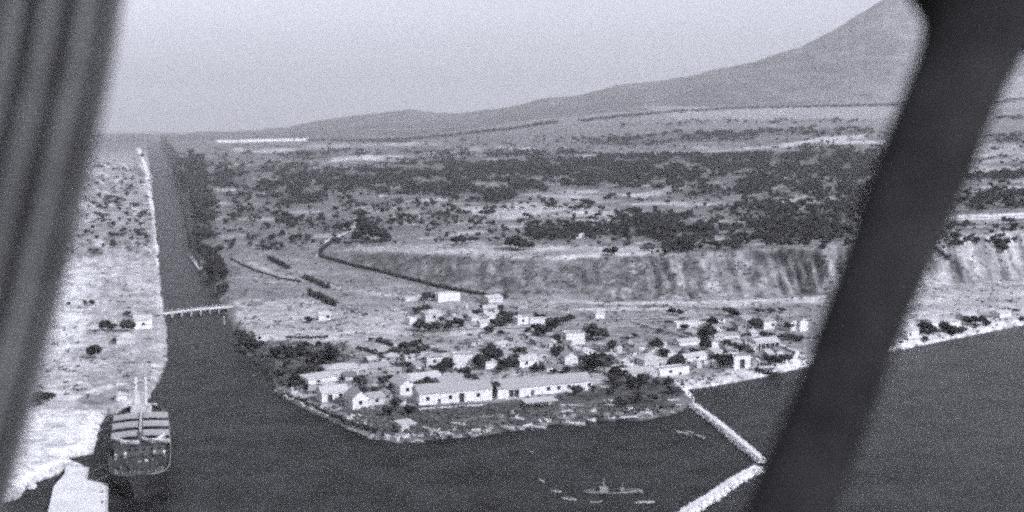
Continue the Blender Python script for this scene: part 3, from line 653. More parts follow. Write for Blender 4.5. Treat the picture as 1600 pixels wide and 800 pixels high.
wall([(695,560),(707,572),(722,585)], 1.2, .5, 'dark yard wall slanting down behind the left warehouse', 'grey')
wall([(745,590),(752,600),(757,612)], 1.6, .5, 'dark gap wall between the two long warehouses', 'grey')
wall([(430,612),(452,625),(488,642),(512,652)], .9, 1.2, 'broken pale quay wall at the canal mouth', 'stone', 'quay_wall')
wall([(590,678),(606,684),(622,688)], .9, 1.2, 'pale end of the quay wall at the harbour corner', 'stone', 'quay_wall')
wall([(536,552),(556,560),(606,568)], .8, .5, 'thin pale wall around the triangular field')
wall([(655,640),(700,637),(760,633)], .5, .4, 'low kerb wall in front of the left warehouse')
used_w = set(); k = 0
while k < 26:
    cx, cy, rx, ry = random.choice(ZN); u = cx + random.uniform(-1, 1) * rx; row = cy + random.uniform(-1, 1) * ry; L_ = random.uniform(14, 40); sx = random.choice((-1, 1, 1)); q0 = (u, row); q1 = (u + L_ * .9, row + sx * L_ * random.uniform(.05, .3))
    if 620 < u < 940 and row > 575: continue
    if min(shore(*[np.array([v]) for v in P(*q_, 2)[:2]])[0] for q_ in (q0, q1)) < 6: continue
    m_k = random.choice(['pale', 'grey', 'white', 'wood']); lab = rel(Vector(P(*q0, 2)), {'pale': 'pale', 'grey': 'grey', 'white': 'whitewashed', 'wood': 'dark'}[m_k], 'yard wall', MARKH, used_w); k += 1
    if lab: wall([q0, q1], random.uniform(1.2, 1.9), .45, lab, m_k, 'yard_wall')
ribbon('dirt_road', [(496,403),(500,392),(512,377),(530,369),(548,361),(556,355)], 4.0, 'concrete', 'pale lane climbing to the plateau')
ribbon('dirt_road', [(1440,342),(1500,341),(1560,339),(1650,336)], 7.0, 'concrete', 'bright road along the top of the bluff')
ribbon('dirt_road', [(640,524),(700,516),(800,513),(860,508),(900,500),(985,499),(1060,497)], 3.0, 'canvas', 'dusty road through the north of the village')

# ------------------------------------------------------------------ trees
def crown_mesh(seed, lobes, nq, tall=1.0):
    rg = np.random.default_rng(seed); c = rg.normal(size=(lobes, 3)); c /= np.linalg.norm(c, axis=1)[:, None]; c *= rg.uniform(.2, 1, (lobes, 1)) ** .5
    c = c * [.30, .30, .22 * tall] + [0, 0, .56]; c[0] = [0, 0, .6]
    return cluster('crown', c, rg.uniform(.17, .27, lobes), nq, rg, .36)
def cypress_mesh(seed):
    rg = np.random.default_rng(seed); z = np.linspace(.15, .93, 8); c = np.stack([rg.normal(0, .02, 8), rg.normal(0, .02, 8), z], 1)
    return cluster('crown', c, .17 * (1.05 - z) ** .5 + .03, 22, rg, .4, sq=1.2)
CR = [crown_mesh(s, 9, 26) for s in range(6)]; CY = cypress_mesh(3)
tb = MB(); tb.tube((0, 0, -.08), (.01, 0, .3), .035, .024, 7); tb.tube((.01, 0, .28), (.12, .05, .5), .02, .01, 5); tb.tube((.01, 0, .27), (-.11, -.06, .5), .02, .01, 5); tb.tube((.01, 0, .3), (.0, .02, .6), .02, .008, 5)
TR = tb.mesh('trunk'); TR.materials.append(M['bark'])
for i, m in enumerate(CR): m.materials.append(M['leaf'] if i % 3 else M['leaf2'])
CY.materials.append(M['leaf'])
def tree(x, y, z, h, label, group, w=1.0, kind=0, name='tree'):
    t = thing(name, label, 'tree', (x, y, z), random.uniform(0, 6.28), group)
    t.scale = (h * w, h * w * random.uniform(.85, 1.15), h)
    link('trunk', TR, parent=t); link('crown', CY if kind else CR[random.randrange(6)], parent=t); return t
EDGE_ = []
def vtree(u, row, hpx, wide=1.0, kind=0):     # hpx: height in photograph pixels
    p = hit(u, row); h = 1.12 * hpx * p.y / F
    if not HOUSES: return
    EDGE_.append((u, row, hpx, wide, kind, p, h))
VT = [(161,517,17,1.2),(173,518,14,1.2),(199,519,20,1.1),(205,517,15,1),(199,494,9,1.3),(148,560,20,1.3),(180,536,9,1),(107,477,6,1.3),(133,476,7,1.2),(143,478,9,1.3),(60,634,22,1.5),(76,628,15,1.4),
 (380,540,24,.9),(388,548,22,1.1),(400,548,18,1.2),(372,528,14,1),(432,560,20,1.3),(450,562,22,1.2),(468,560,20,1.3),(486,566,20,1.2),(505,570,24,1.1),(520,572,28,1),(514,556,20,1),(478,545,13,1.2),(498,542,10,1.2),
 (440,590,15,1.4),(462,598,16,1.3),(480,612,12,1.5),(505,616,12,1.6),(524,612,12,1.5),(483,504,10,1.5),(551,490,5,1.3),(571,494,6,1.2),
 (578,533,6,1.4),(594,532,6,1.5),(562,604,20,.9),(570,622,18,1),(592,618,16,1.3),(600,600,12,1.6),(612,596,12,1.5),(618,638,18,1.2),(606,650,13,1.4),(640,648,16,1.3),
 (618,556,15,1.3),(634,550,17,1.3),(650,548,18,1.3),(662,552,16,1.3),(640,562,14,1.5),(622,582,12,1.4),(640,586,10,1.5),
 (655,517,16,1.2),(670,520,14,1.4),(684,518,16,1.3),(700,518,15,1.3),(716,512,14,1.3),(690,504,10,1.3),(650,486,10,1.3),(668,470,14,1.3),(680,470,12,1.3),(727,500,9,1.3),(745,494,12,1.2),(757,486,13,1.2),(770,498,15,1.1),(780,508,13,1.1),(790,500,16,1.3),(802,500,14,1.2),
 (668,604,15,1.2),(612,610,12,1.3),(697,582,24,1.1),(688,584,18,1.2),(748,578,26,.8),(760,560,17,1.1),(729,590,18,1.1),(735,596,14,1.3),(778,566,22,1.4),(768,552,16,1.2),(790,575,17,1.2),(805,574,20,1.3),(812,556,14,1.3),(752,574,20,1.2),
 (773,622,24,.8),(783,524,8,1.3),(824,520,9,1.3),(838,528,11,1.3),(852,526,16,1.3),(862,518,20,1.2),(870,536,15,1.3),(880,508,14,1.3),(838,500,10,1.3),(848,500,9,1.4),
 (925,530,24,1.0),(937,532,22,1.2),(946,530,12,1),(918,534,12,1.2),(868,562,23,.9),(836,582,14,1.2),(848,580,12,1.2),(905,566,10,1.6),(918,568,14,1.6),(932,578,28,1.2),(944,584,32,1.0),(952,570,18,1),(912,582,12,1.6),(957,550,18,1),(884,583,10,1.7),(866,584,8,1.7),
 (992,528,9,1.3),(980,532,7,1.3),(985,584,9,1.3),(1012,584,10,1.4),(1022,584,9,1.3),(1028,548,22,.9),(1020,546,14,1),(1036,558,15,1.1),(1030,540,10,1),(1050,578,20,1.2),(1062,574,22,1.2),(1042,580,12,1.5),(1066,560,12,1.4),(1080,560,11,1.5),(1092,558,11,1.4),(1084,552,9,1.4),
 (1050,492,12,1.5),(1062,493,10,1.5),(1045,510,9,1.5),(1068,516,10,1.5),(1076,520,9,1.5),(1105,534,30,1.0),(1112,514,18,1.1),(1103,548,22,1.1),(1098,510,10,1.3),(1118,508,8,1.3),(1140,494,13,1.7),(1150,496,12,1.4),(1142,522,9,1.6),(1168,527,8,1.8),(1180,524,8,1.5),
 (1132,578,26,1.0),(1122,570,18,1),(1140,572,18,1),(1160,552,14,1.4),(1148,548,13,1.4),(1170,558,14,1.4),(1136,542,12,1.4),(1184,514,17,1.3),(1176,512,14,1.3),(1190,510,12,1),(1234,517,16,1),(1204,526,7,1.4),(1222,530,9,1.6),(1234,532,11,1.6),(1248,534,10,1.6),(1212,572,18,1.3),(1226,568,14,1.4),(1200,570,14,1.3),(1186,490,9,1.8),(1204,489,8,1.8),(1222,488,8,1.8),
 (1408,526,12,1),(1440,524,12,1.2),(1450,521,17,1),(1462,522,9,1.6),(1478,520,13,1.2),(1488,518,9,1.4),(1445,534,10,1),(1512,508,14,1.2),(1524,508,16,1.2),(1536,508,16,1.2),(1544,510,9,1.3),(1573,486,5,2.5),(1588,487,5,2.5),(1580,472,4,2),(1560,388,17,1.2),(1568,394,14,1.2),(1551,378,10,1),(1495,374,9,1.3),(1600,502,8,1.6),
 (566,358,22,1.0),(572,372,26,1.1),(584,376,24,1.2),(598,378,22,1.2),(606,378,14,1.3),(556,378,18,1.2),(564,346,18,1.2),(545,360,14,1.2),(530,362,14,1.3),(712,382,14,1.2),(722,382,15,1.2),(735,380,11,1.2),(798,388,19,1.1),(806,390,21,1.2),(818,392,18,1.2),(828,390,14,1.2),(752,337,9,1.2),(768,336,11,1.2),(857,326,10,1.2),(884,324,7,1.2),(918,322,12,1.1),(924,322,10,1.1),(960,400,14,1.1),(948,398,11,1.2)]
nv = 0
while nv < 86:
    cx, cy, rx, ry = random.choice([(1110, 535, 90, 28), (960, 600, 60, 18), (720, 495, 90, 16), (840, 560, 90, 22), (620, 590, 60, 30), (1010, 620, 50, 22), (470, 585, 50, 20), (1150, 520, 70, 16), (830, 515, 70, 16), (1480, 518, 60, 7)])
    u = cx + random.uniform(-1, 1) * rx; row = cy + random.uniform(-1, 1) * ry
    if min(abs(u - q[0]) + 2 * max(0, abs(row + 4 - q[1]) - 7) for q in HOUSES) < 13: continue
    if shore(np.array([P(u, row)[0]]), np.array([P(u, row)[1]]))[0] < 3: continue
    VT.append((round(u), round(row), random.uniform(7, 15), random.uniform(1.1, 1.6))); nv += 1
for v in VT: vtree(*v)
MARKS = MARKH + [(q[0][0], q[0][1], hit(*q[0]), q[1]) for q in LMK]
used = set()
for u, row, hpx, wide, kind, p, h in [(*e[:3], e[3], e[4], e[5], e[6]) for e in EDGE_]:
    order = sorted(MARKS, key=lambda q: (q[2] - p).length); lab = None
    size = 'broad' if wide > 1.35 else ('tall' if hpx > 19 else ('small' if hpx < 10 else 'rounded'))
    for q in order[:12]:
        dx, dy = p.x - q[2].x, p.y - q[2].y
        side = ('right of' if dx > 0 else 'left of') if abs(dx) > abs(dy) else ('behind' if dy > 0 else 'in front of')
        for adj in (size, size + ' dark'):
            l_ = f'{adj} tree {side} the {q[3]}'
            if l_ not in used and (adj == size): lab = l_; break
        if lab: break
    if not lab:
        q = order[0]; lab = f'one of several dark trees close around the {q[3]}'; tree(p.x, p.y, p.z, h, lab, f'trees close around the {q[3]}', wide); continue
    used.add(lab); tree(p.x, p.y, p.z, h, lab, 'trees of the village and the banks', wide)

# woods of the plateau: (cx, cy, rx, ry, density)
LINES = [((480,220),(560,221),(640,218),(700,213),(800,202),(871,191)),((905,190),(960,184),(1040,176)),((1040,176),(1150,170),(1250,168),(1400,165)),((1460,172),(1660,150)),((290,250),(300,290),(312,330)),((560,222),(640,222)),((740,330),(900,327),(1000,334)),((1640,356),(1700,352))]
cand = []
for cx, cy, rx, ry, dn in WOOD:
    n_ = int(dn * math.pi * rx * ry / (10 if cy > 300 else 4.5))
    for _ in range(n_):
        a_ = random.uniform(0, 6.2832); k = math.sqrt(random.random()) * random.uniform(.8, 1.25); u = cx + rx * k * math.cos(a_); row = cy + ry * k * math.sin(a_)
        if fbm(np.array([u / 22.]), np.array([row / 7.]), 3)[0] < .42 + .12 * (1 - dn): continue
        if row < 205 and u < 1400: pass
        cand.append((u, row))
for L in LINES:
    for (a0, b0), (a1, b1) in zip(L[:-1], L[1:]):
        for i in range(int(abs(a1 - a0) * 2.2 + abs(b1 - b0) * .5)):
            k = random.random(); cand.append((a0 + (a1 - a0) * k + random.gauss(0, 1), b0 + (b1 - b0) * k + random.gauss(0, .8)))
for _ in range(2000): cand.append((random.uniform(330, 1660), 212 + 180 * random.random() ** 1.1))
for _ in range(260): cand.append((random.uniform(60, 240), random.uniform(245, 400)))
pts = []
for u, row in cand:
    if 232 < u < 300 and row > 236 and u > 250 + (row - 240) * .1 and u < 268 + (row - 240) * .28: continue
    if any(((u - a0) / a1) ** 2 + ((row - b0) / b1) ** 2 < 1 and random.random() < .93 for a0, b0, a1, b1 in ((790, 331, 75, 8), (930, 327, 85, 8), (760, 391, 225, 9), (770, 291, 30, 6), (545, 252, 60, 4), (640, 262, 60, 4), (1100, 238, 200, 3), (1010, 301, 120, 5), (880, 306, 70, 6))): continue
    if u > 1400 and 332 < row < 350: continue
    x, y, z = spot(u, row)
    if y > 11000: continue
    h = random.choice((random.uniform(2.2, 4), random.uniform(3.5, 6), random.uniform(5, 8.5))) * (1 + .5 * (y > 3000)) * (1.25 if u < 345 and u > 280 else 1)
    pts.append((x, y, z, h))
px_ = np.array([p[0] for p in pts]); py_ = np.array([p[1] for p in pts]); okk = shore(px_, py_) > 2.0
pts = [p for p, k in zip(pts, okk) if k]
pts.sort(key=lambda p: -p[3] / p[1])
vis = [p for p in pts if 60 < 800 + p[0] * F / p[1] < 1600]
n_ind = max(0, 300 - len(EDGE_)); ind = vis[:n_ind]; s_ind = set(map(id, ind))
for x, y, z, h in ind: tree(x, y, z - .15, h, 'dark olive-like tree in the loose woods on the plateau', 'trees of the plateau woods', random.uniform(.9, 1.4))
rest = [p for p in pts if id(p) not in s_ind]; print('TREES', len(EDGE_), len(ind), len(rest))
def scatter(name, label, items, protos, mat, wmin, wmax, kind='stuff'):
    rg = np.random.default_rng(11); VV = []; QQ = []; TT = []; k = 0
    data = []
    for m in protos:
        v = np.empty(len(m.vertices) * 3); m.vertices.foreach_get('co', v); f = [tuple(p.vertices) for p in m.polygons]
        data.append((v.reshape(-1, 3), np.array([q for q in f if len(q) == 4]).reshape(-1, 4), np.array([q for q in f if len(q) == 3]).reshape(-1, 3)))
    for i, (x, y, z, h) in enumerate(items):
        v, q, t_ = data[i % len(data)]; a_ = rg.uniform(0, 6.28); c_, s_ = math.cos(a_), math.sin(a_); w_ = rg.uniform(wmin, wmax)
        R = np.array([[c_, s_, 0], [-s_, c_, 0], [0, 0, 1]]); VV.append((v @ R) * [h * w_, h * w_, h] + [x, y, z - .1 * h]); QQ.append(q + k); TT.append(t_ + k); k += len(v)
    o = link(name, np_mesh(name, np.vstack(VV), np.vstack(QQ), np.vstack(TT)), M[mat]); return tag(o, label, None, None, kind)
small = [crown_mesh(40 + s, 4, 11) for s in range(5)]
def far_mesh(seed):
    rg = np.random.default_rng(seed); ov = np.array([(1, 0, 0), (-.5, .87, 0), (-.5, -.87, 0), (0, 0, 1), (0, 0, -.8)]); of = np.array([(0, 1, 3), (1, 2, 3), (2, 0, 3), (1, 0, 4), (2, 1, 4), (0, 2, 4)]); V_ = []; T_ = []
    for i in range(3):
        V_.append(ov * rg.uniform(.2, .34, (5, 1)) + rg.normal(0, .17, 3) * [1, 1, .6] + [0, 0, .5]); T_.append(of + 5 * i)
    qv = rquads(rg.normal(0, .24, (12, 3)) * [1, 1, .75] + [0, 0, .55], rg.uniform(.06, .13, 12), rg)
    return np_mesh('far_crown', np.vstack(V_ + [qv]), np.arange(48).reshape(-1, 4) + 15, np.vstack(T_))
nr_ = [p for p in rest if p[1] < 1350]; fr_ = [p for p in rest if p[1] >= 1350]
scatter('woodland', 'dark woods spread over the near plateau', nr_, small, 'leaf', .95, 1.5)
scatter('far_woodland', 'dark woods and tree lines over the far plain', fr_, [far_mesh(60 + k_) for k_ in range(6)], 'leaf', 1.1, 1.7)
# dry scrub
def tuft(seed):
    rg = np.random.default_rng(seed); c = rg.normal(size=(2, 3)) * [.3, .3, .05] + [0, 0, .3]; return cluster('tuft', c, [.5, .4], 4, rg, .45)
n_ = 20500; uu = rng.uniform(30, 1660, n_); rr_ = 205 + 420 * rng.random(n_) ** .9
sc = []
for u, row in zip(uu, rr_):
    x, y, z = spot(u, row); dens = .35 if u < 250 and row > 390 else .8
    if fbm(np.array([u / 16.]), np.array([row / 6.]), 3)[0] < .5 or random.random() > dens: continue
    sc.append((x, y, z + .1, random.uniform(.5, 1.5) * (1 + .8 * (y > 1500))))
for _ in range(1500):   # tangle in the harbour yard and on the mouth of the canal
    u = random.uniform(440, 1070); row = random.uniform(636, 686)
    x, y, z = spot(u, row); sc.append((x, y, z, random.uniform(.5, 1.6)))
for _ in range(900):
    x, y, z = spot(random.uniform(372, 545), random.uniform(535, 610)); sc.append((x, y, z, random.uniform(.6, 2.0)))
xa = np.array([p[0] for p in sc]); ya = np.array([p[1] for p in sc]); okk = shore(xa, ya) > 1.2; sc = [p for p, k in zip(sc, okk) if k]
scatter('scrub', 'low dry scrub dotted over the plain and the bluff', sc, [tuft(s) for s in range(4)], 'scrub', .9, 1.6)

# ------------------------------------------------------------------ low bridge across the canal
p = Vector(P(259, 491, 2.0)); q = Vector(P(361, 479, 2.6)); c = (p + q) / 2; L = (q - p).length
t = thing('low_bridge', 'low pale road bridge on short piers crossing the canal', 'bridge', (c.x, c.y, 0), math.atan2(q.y - p.y, q.x - p.x))
d = MB()
N = 16
vs = []
for i in range(N + 1):
    x = -L / 2 - 2 + (L + 4) * i / N; z = 2.6 + .5 * math.sin(math.pi * i / N)
    vs += [(x, -2.6, z - .35), (x, 2.6, z - .35), (x, 2.6, z), (x, -2.6, z)]
fs = [(i * 4 + k, i * 4 + (k + 1) % 4, i * 4 + 4 + (k + 1) % 4, i * 4 + 4 + k) for i in range(N) for k in range(4)] + [(3, 2, 1, 0), tuple(N * 4 + k for k in range(4))]
d.add(vs, fs).build('deck', M['concrete'], t)
for i in range(7):
    x = -L / 2 + L * (i + .5) / 7; MB().box((x, 0, .9), (1.1, 4.4, 3.6)).build('pier', M['grey'], t)
for s in (-1, 1):
    r = MB(); r.tube((-L / 2, s * 2.4, 4.0), (L / 2, s * 2.4, 4.0), .06, n=5)
    for i in range(22): x = -L / 2 + L * i / 21; r.tube((x, s * 2.4, 2.7), (x, s * 2.4, 4.0), .05, n=4)
    r.build('railing', M['pale'], t)
# landing stage and post at the canal's right bank
p, q = Vector(P(301, 402, .6)), Vector(P(316, 422, .6))
o = MB().box((0, 0, 0), (((q - p).length), 3.0, .6)).build('landing_stage', M['concrete'], loc=((p.x + q.x) / 2 - 1, (p.y + q.y) / 2, .8), rz=math.atan2(q.y - p.y, q.x - p.x)); tag(o, 'pale landing stage on the wooded right bank of the canal', 'jetty')
p = Vector(P(352, 508, 0)); t = thing('mooring_post', 'leaning pale mooring post in the canal below the bridge', 'post', p)
MB().tube((0, 0, -2), (-.9, 0, 4.6), .28, .2).build('post', M['pale'], t); MB().tube((-.9, 0, 4.6), (-.95, 0, 5.0), .34, .3).build('cap', M['paint'], t)

# ------------------------------------------------------------------ bright quay with a stepped edge beside the ship
px2 = [(100, 742), (104, 727), (138, 731), (134, 750), (168, 757), (166, 840), (66, 840), (84, 760)]
wq = [P(u, r, 2.3) for u, r in px2]; n_ = len(wq)
t = thing('quay', 'bright concrete quay with stepped edge beside the ship', 'quay', (wq[0][0], wq[0][1], 0))
o0 = Vector((wq[0][0], wq[0][1], 0))
vs = [(x - o0.x, y - o0.y, 2.3) for x, y, z in wq] + [(x - o0.x, y - o0.y, -3) for x, y, z in wq]
MB().add(vs, [tuple(range(n_)), tuple(range(n_, 2 * n_))[::-1]] + [(i, i + n_, (i + 1) % n_ + n_, (i + 1) % n_) for i in range(n_)]).build('quay_slab', M['concrete'], t)
for i in (1, 2, 3, 4, 5):
    a = Vector(vs[i]); b2 = Vector(vs[(i + 1) % n_]); m = (a + b2) / 2; MB().box((m.x, m.y, 2.36), ((b2 - a).length, .5, .24), rz=math.atan2(b2.y - a.y, b2.x - a.x)).build('coping', M['pale'], t)
for i, (u, r) in enumerate([(160, 770), (160, 786)]):
    p = Vector(P(u, r, 2.3)) - o0; MB().tube((p.x, p.y, 2.3), (p.x, p.y, 2.9), .22, .3).build('bollard', M['iron'], t)
p = hit(50, 764); o = MB().blob((0, 0, .9), 1.5, (1, 1, .8)).build('boulder', M['stone'], loc=p); tag(o, 'large white boulder at the lower left shore', 'boulder')

# ------------------------------------------------------------------ the moored ship
t = thing('cargo_ship', 'long dark cargo ship with pale awnings moored at the quay', 'ship', (-124.5, 414, 0), .285)
ST = [(-49, 3.4, 1.5, 7.0), (-47, 5.6, 3.6, 6.7), (-43, 7.6, 6.0, 6.2), (-36, 8.8, 8.0, 5.8), (-22, 9.4, 9.2, 5.4), (0, 9.6, 9.5, 5.2), (25, 9.6, 9.5, 5.2), (38, 9.0, 8.2, 5.4), (46, 6.5, 4.6, 6.2), (50, 3.2, 1.2, 6.8)]
hb = MB(); vs = []
for y, bt, bb, z in ST: vs += [(-bb, y, -2), (-bb * .99 - .01, y, 1.5), (-bt, y, z), (bt, y, z), (bb * .99 + .01, y, 1.5), (bb, y, -2)]
fs = []
for i in range(len(ST) - 1):
    for k in (0, 1, 3, 4): fs.append((i * 6 + k, i * 6 + k + 1, i * 6 + 7 + k, i * 6 + 6 + k))
fs += [(5, 4, 3, 2, 1, 0), tuple(len(vs) - 6 + k for k in range(6))]
hb.add(vs, fs).build('hull', M['hull'], t)
dk = MB(); vs = []
for y, bt, bb, z in ST: vs += [(-bt + .1, y, z - 1.0), (bt - .1, y, z - 1.0)]
dk.add(vs, [(i * 2, i * 2 + 1, i * 2 + 3, i * 2 + 2) for i in range(len(ST) - 1)]).build('deck', M['deck'], t)
for s in (-1, 1):
    g = MB()
    for (y0, b0, _, z0), (y1, b1, _, z1) in zip(ST[:-1], ST[1:]): g.tube((s * b0, y0, z0), (s * b1, y1, z1), .13, n=6)
    g.build('gunwale', M['iron'] if s < 0 else M['grey'], t)
for y0, y1 in ((21.5, 30.5), (8.5, 17.5), (-4.5, 4.0)):
    for s in (-1, 1):
        b3 = 9.3 if y0 < 30 else 8.8
        a_ = MB(); N = 8; vs = []
        for i in range(N + 1):
            x = s * (.7 + (b3 - .7) * i / N)
            for j in range(5): y = y0 + (y1 - y0) * j / 4; vs.append((x, y, 8.0 - .5 * (i / N) ** 2 - .18 * math.sin(math.pi * j / 4) + random.uniform(-.05, .05)))
        vs += [(x, y, z - .08) for x, y, z in vs]; k0 = (N + 1) * 5
        fs = [(i * 5 + j, i * 5 + 5 + j, i * 5 + 6 + j, i * 5 + 1 + j) for i in range(N) for j in range(4)]; fs += [tuple(k0 + q for q in f)[::-1] for f in fs]
        a_.add(vs, fs).build('awning', M['canvas'], t)
        for yy in (y0, y1):
            for x in (b3 - .1, .8): MB().tube((s * x, yy, 4.2), (s * x, yy, 7.9 - (.5 if x > 5 else 0)), .1, n=5).build('awning_post', M['iron'], t)
MB().box((0, 13, 8.35), (.7, 35, .15)).build('catwalk', M['pale'], t)
for y, x, w_, l_ in ((37, 0, 9, 7), (19.5, 0, 10, 1.6), (6.2, 0, 10, 1.8), (-24, 0, 7, 5), (-33, 0, 6, 7)): MB().box((x, y, 5.0), (w_, l_, 1.4)).build('hatch', M['deck'], t)
hs = MB().box((0, -12.5, 6.0), (15.5, 7, 3.4)).build('bridge_house', M['iron'], t)
for x in (-6, -3.6, -1.2, 1.2, 3.6, 6): MB().box((x, -16.03, 6.4), (.9, .06, .9)).build('window', M['pane'], hs)
MB().box((0, -12.5, 7.82), (17, 8, .2)).build('boat_deck', M['deck'], t)
def boat_mesh(L_, B_, Hh):
    m = MB(); vs = []; N = 8
    for i in range(N + 1):
        f = i / N; y = -L_ / 2 + L_ * f; w_ = B_ / 2 * math.sin(math.pi * min(max(f * .88 + .09, 0), 1)) ** .6; sh2 = Hh + Hh * .35 * (2 * f - 1) ** 2
        vs += [(-w_, y, sh2), (-w_ * .6, y, .1), (w_ * .6, y, .1), (w_, y, sh2), (w_ * .85, y, sh2 - .02), (w_ * .5, y, .22), (-w_ * .5, y, .22), (-w_ * .85, y, sh2 - .02)]
    fs = [(i * 8 + k, i * 8 + (k + 1) % 8, i * 8 + 8 + (k + 1) % 8, i * 8 + 8 + k) for i in range(N) for k in range(8)] + [tuple(range(8))[::-1], tuple(N * 8 + k for k in range(8))]
    return m.add(vs, fs).mesh('hull')
BO = boat_mesh(6, 2, .9); BO.materials.append(M['paint'])
for x, y, r in ((-6.8, -10.5, .5), (6.8, -10.5, -.4), (-3.2, -14.5, 1.3), (2.2, -13.2, .6), (6.5, -15, 1.2)):
    link('lifeboat', BO, parent=t, loc=(x, y, 7.95), rz=r)
MB().tube((0, -9.8, 7.9), (0, -9.5, 10.5), 1.1, 1.0, 12).build('funnel', M['iron'], t)
for x, y in ((-4.5, -18), (4.4, -18.5), (-7.4, -19), (7.4, -19), (2, -28.5)): MB().tube((x, y, 4.0), (x, y, 5.6), .25, .25).blob((x, y, 5.8), .5).build('ventilator', M['paint'], t)
rg_ = MB()
for y_ in (-40, -26, 30, 44): MB().tube((-8.6, y_, 5.2), (-15, y_ + random.uniform(-8, 8), 1.5), .06, n=4).build('mooring_line', M['pale'], t)
for s_ in (-1, 1):
    for yy in (-28, -24, -18): rg_.tube((0, -20.2, 12.6), (s_ * 9, yy, 5.6), .045, n=4)
    rg_.tube((s_ * 1.5, 46.4, 16.2), (s_ * 8.6, 38, 6), .045, n=4)
rg_.tube((0, -20.2, 12.8), (0, -48, 7.2), .05, n=4); rg_.tube((0, -20.2, 12.8), (0, 46, 16.4), .05, n=4); rg_.build('rigging', M['iron'], t)
for i in range(34):
    x = random.uniform(-8, 8); y = random.choice((random.uniform(-21, -17), random.uniform(32, 42), random.uniform(-40, -22)))
    MB().box((0, 0, 0), (random.uniform(.5, 2.2), random.uniform(.5, 1.6), random.uniform(.4, 1.3)), random.uniform(0, 1.5)).build('deck_gear', M[random.choice(['iron', 'iron', 'deck', 'grey', 'hull'])], t, loc=(x, y, 4.9 + (.4 if y > 30 else .3 if y < -30 else 0)))
for x in (-2.1, 1.5):
    kp = MB().tube((x, 46, 5), (x, 46.4, 17.5), .7, .6).build('king_post', M['paint'], t)
MB().box((-.3, 46.4, 16.2), (4.6, .35, .4)).build('crosstree', M['paint'], t)
for x, x2 in ((-2.1, -5), (1.5, 5)): MB().tube((x, 45.6, 6), (x2, 36, 10.5), .16, .1, 6).build('derrick_boom', M['pale'], t)
MB().box((0, 45, 6.4), (7.5, 4.5, 2.4)).build('after_house', M['pale'], t)
MB().tube((0, -20, 4), (0, -20.2, 13), .28, .16).build('mast', M['iron'], t)
for x2 in (-5, 5): MB().tube((0, -20.5, 5.5), (x2, -29, 7.5), .16, .1, 6).build('derrick_boom', M['iron'], t)
for x, y in ((-3.5, -26), (3.5, -26), (0, -40), (-2, -43), (2.4, -43)): MB().tube((x - .7, y, 5.2), (x + .7, y, 5.2), .45).box((x, y, 4.9), (1.6, 1, .5)).build('winch', M['iron'], t)
r = MB()
for i in range(17):
    f = i / 16 * math.pi; x = 6.8 * math.cos(f) * 1.0; y = -44.5 + 3.4 * (1 - math.sin(f)) - 2.0; r.tube((x, y, 5.8), (x, y, 7.6), .05, n=4)
r.build('rail', M['pale'], t)

# ------------------------------------------------------------------ sunken ship and loose wreckage
c = Vector(P(955, 768, 0)); t = thing('sunken_ship', 'half sunken ship with two masts showing above the dark harbour', 'shipwreck', c, .02)
w_ = MB(); N = 14; vs = []
for i in range(N + 1):
    f = i / N; x = -8.5 + 18 * f; b2 = 1.9 * math.sin(math.pi * (f * .85 + .1)) ** .7; z = .25 + .35 * math.sin(f * 9) * .5 + .25 * f
    vs += [(x, -b2, -1.5), (x, -b2 * 1.02, z), (x, -b2 * .9, z), (x, b2 * .9, z - .1), (x, b2 * 1.02, z - .1), (x, b2, -1.5)]
w_.add(vs, [(i * 6 + k, i * 6 + k + 1, i * 6 + 7 + k, i * 6 + 6 + k) for i in range(N) for k in (0, 1, 3, 4)]).build('hull', M['grey'], t)
MB().tube((-2.6, 0, -1), (-2.2, 0, 4.0), .22, .14).build('mast', M['grey'], t); MB().tube((3.2, 0, -1), (3.6, 0, 2.8), .16, .1).build('mast', M['grey'], t)
MB().tube((-2.9, 0, 2.8), (-1.2, 0, 1.2), .12, .1).build('boom', M['grey'], t)
MB().box((-2.3, 0, .7), (2.6, 1.8, 1.1), tilt=(.2, 'Y')).build('deckhouse', M['grey'], t)
MB().box((3.4, .2, .5), (1.2, 1.2, .8)).build('hatch_coaming', M['grey'], t)
MB().tube((7.5, 0, .7), (9.2, -3.2, .15), .18, .12).build('broken_rail', M['grey'], t)
def wreck(u, row, L_, ang, label, n_=4, mat='pale'):
    c = Vector(P(u, row, 0)); m = MB()
    for i in range(n_):
        x = -L_ / 2 + L_ * (i + .5) / n_; m.box((x, random.uniform(-.3, .3), .1 + random.uniform(0, .25)), (L_ / n_ * random.uniform(.7, 1.15), random.uniform(.25, .8), random.uniform(.3, .6)), random.uniform(-.4, .4), tilt=(random.uniform(-.25, .25), 'Y'))
    tag(m.build('wreckage', M[mat], loc=c, rz=ang), label, 'wreckage')
wreck(846, 752, 2.6, -1.1, 'small pale wreckage at the left end of the broken line', 3)
wreck(869, 769, 3.2, -.6, 'second piece of pale wreckage from the left in the harbour')
wreck(890, 781, 4.2, -.25, 'lowest left pale wreckage drifting in the harbour', 5)
wreck(932, 785, 4.0, .05, 'faint pale wreckage below the sunken ship', 4, 'grey')
wreck(1008, 786, 5.6, .1, 'longest pale wreckage right below the sunken ship', 7)
wreck(830, 708, 1.6, -.8, 'faint small piece of wreckage nearest the village', 2, 'grey')

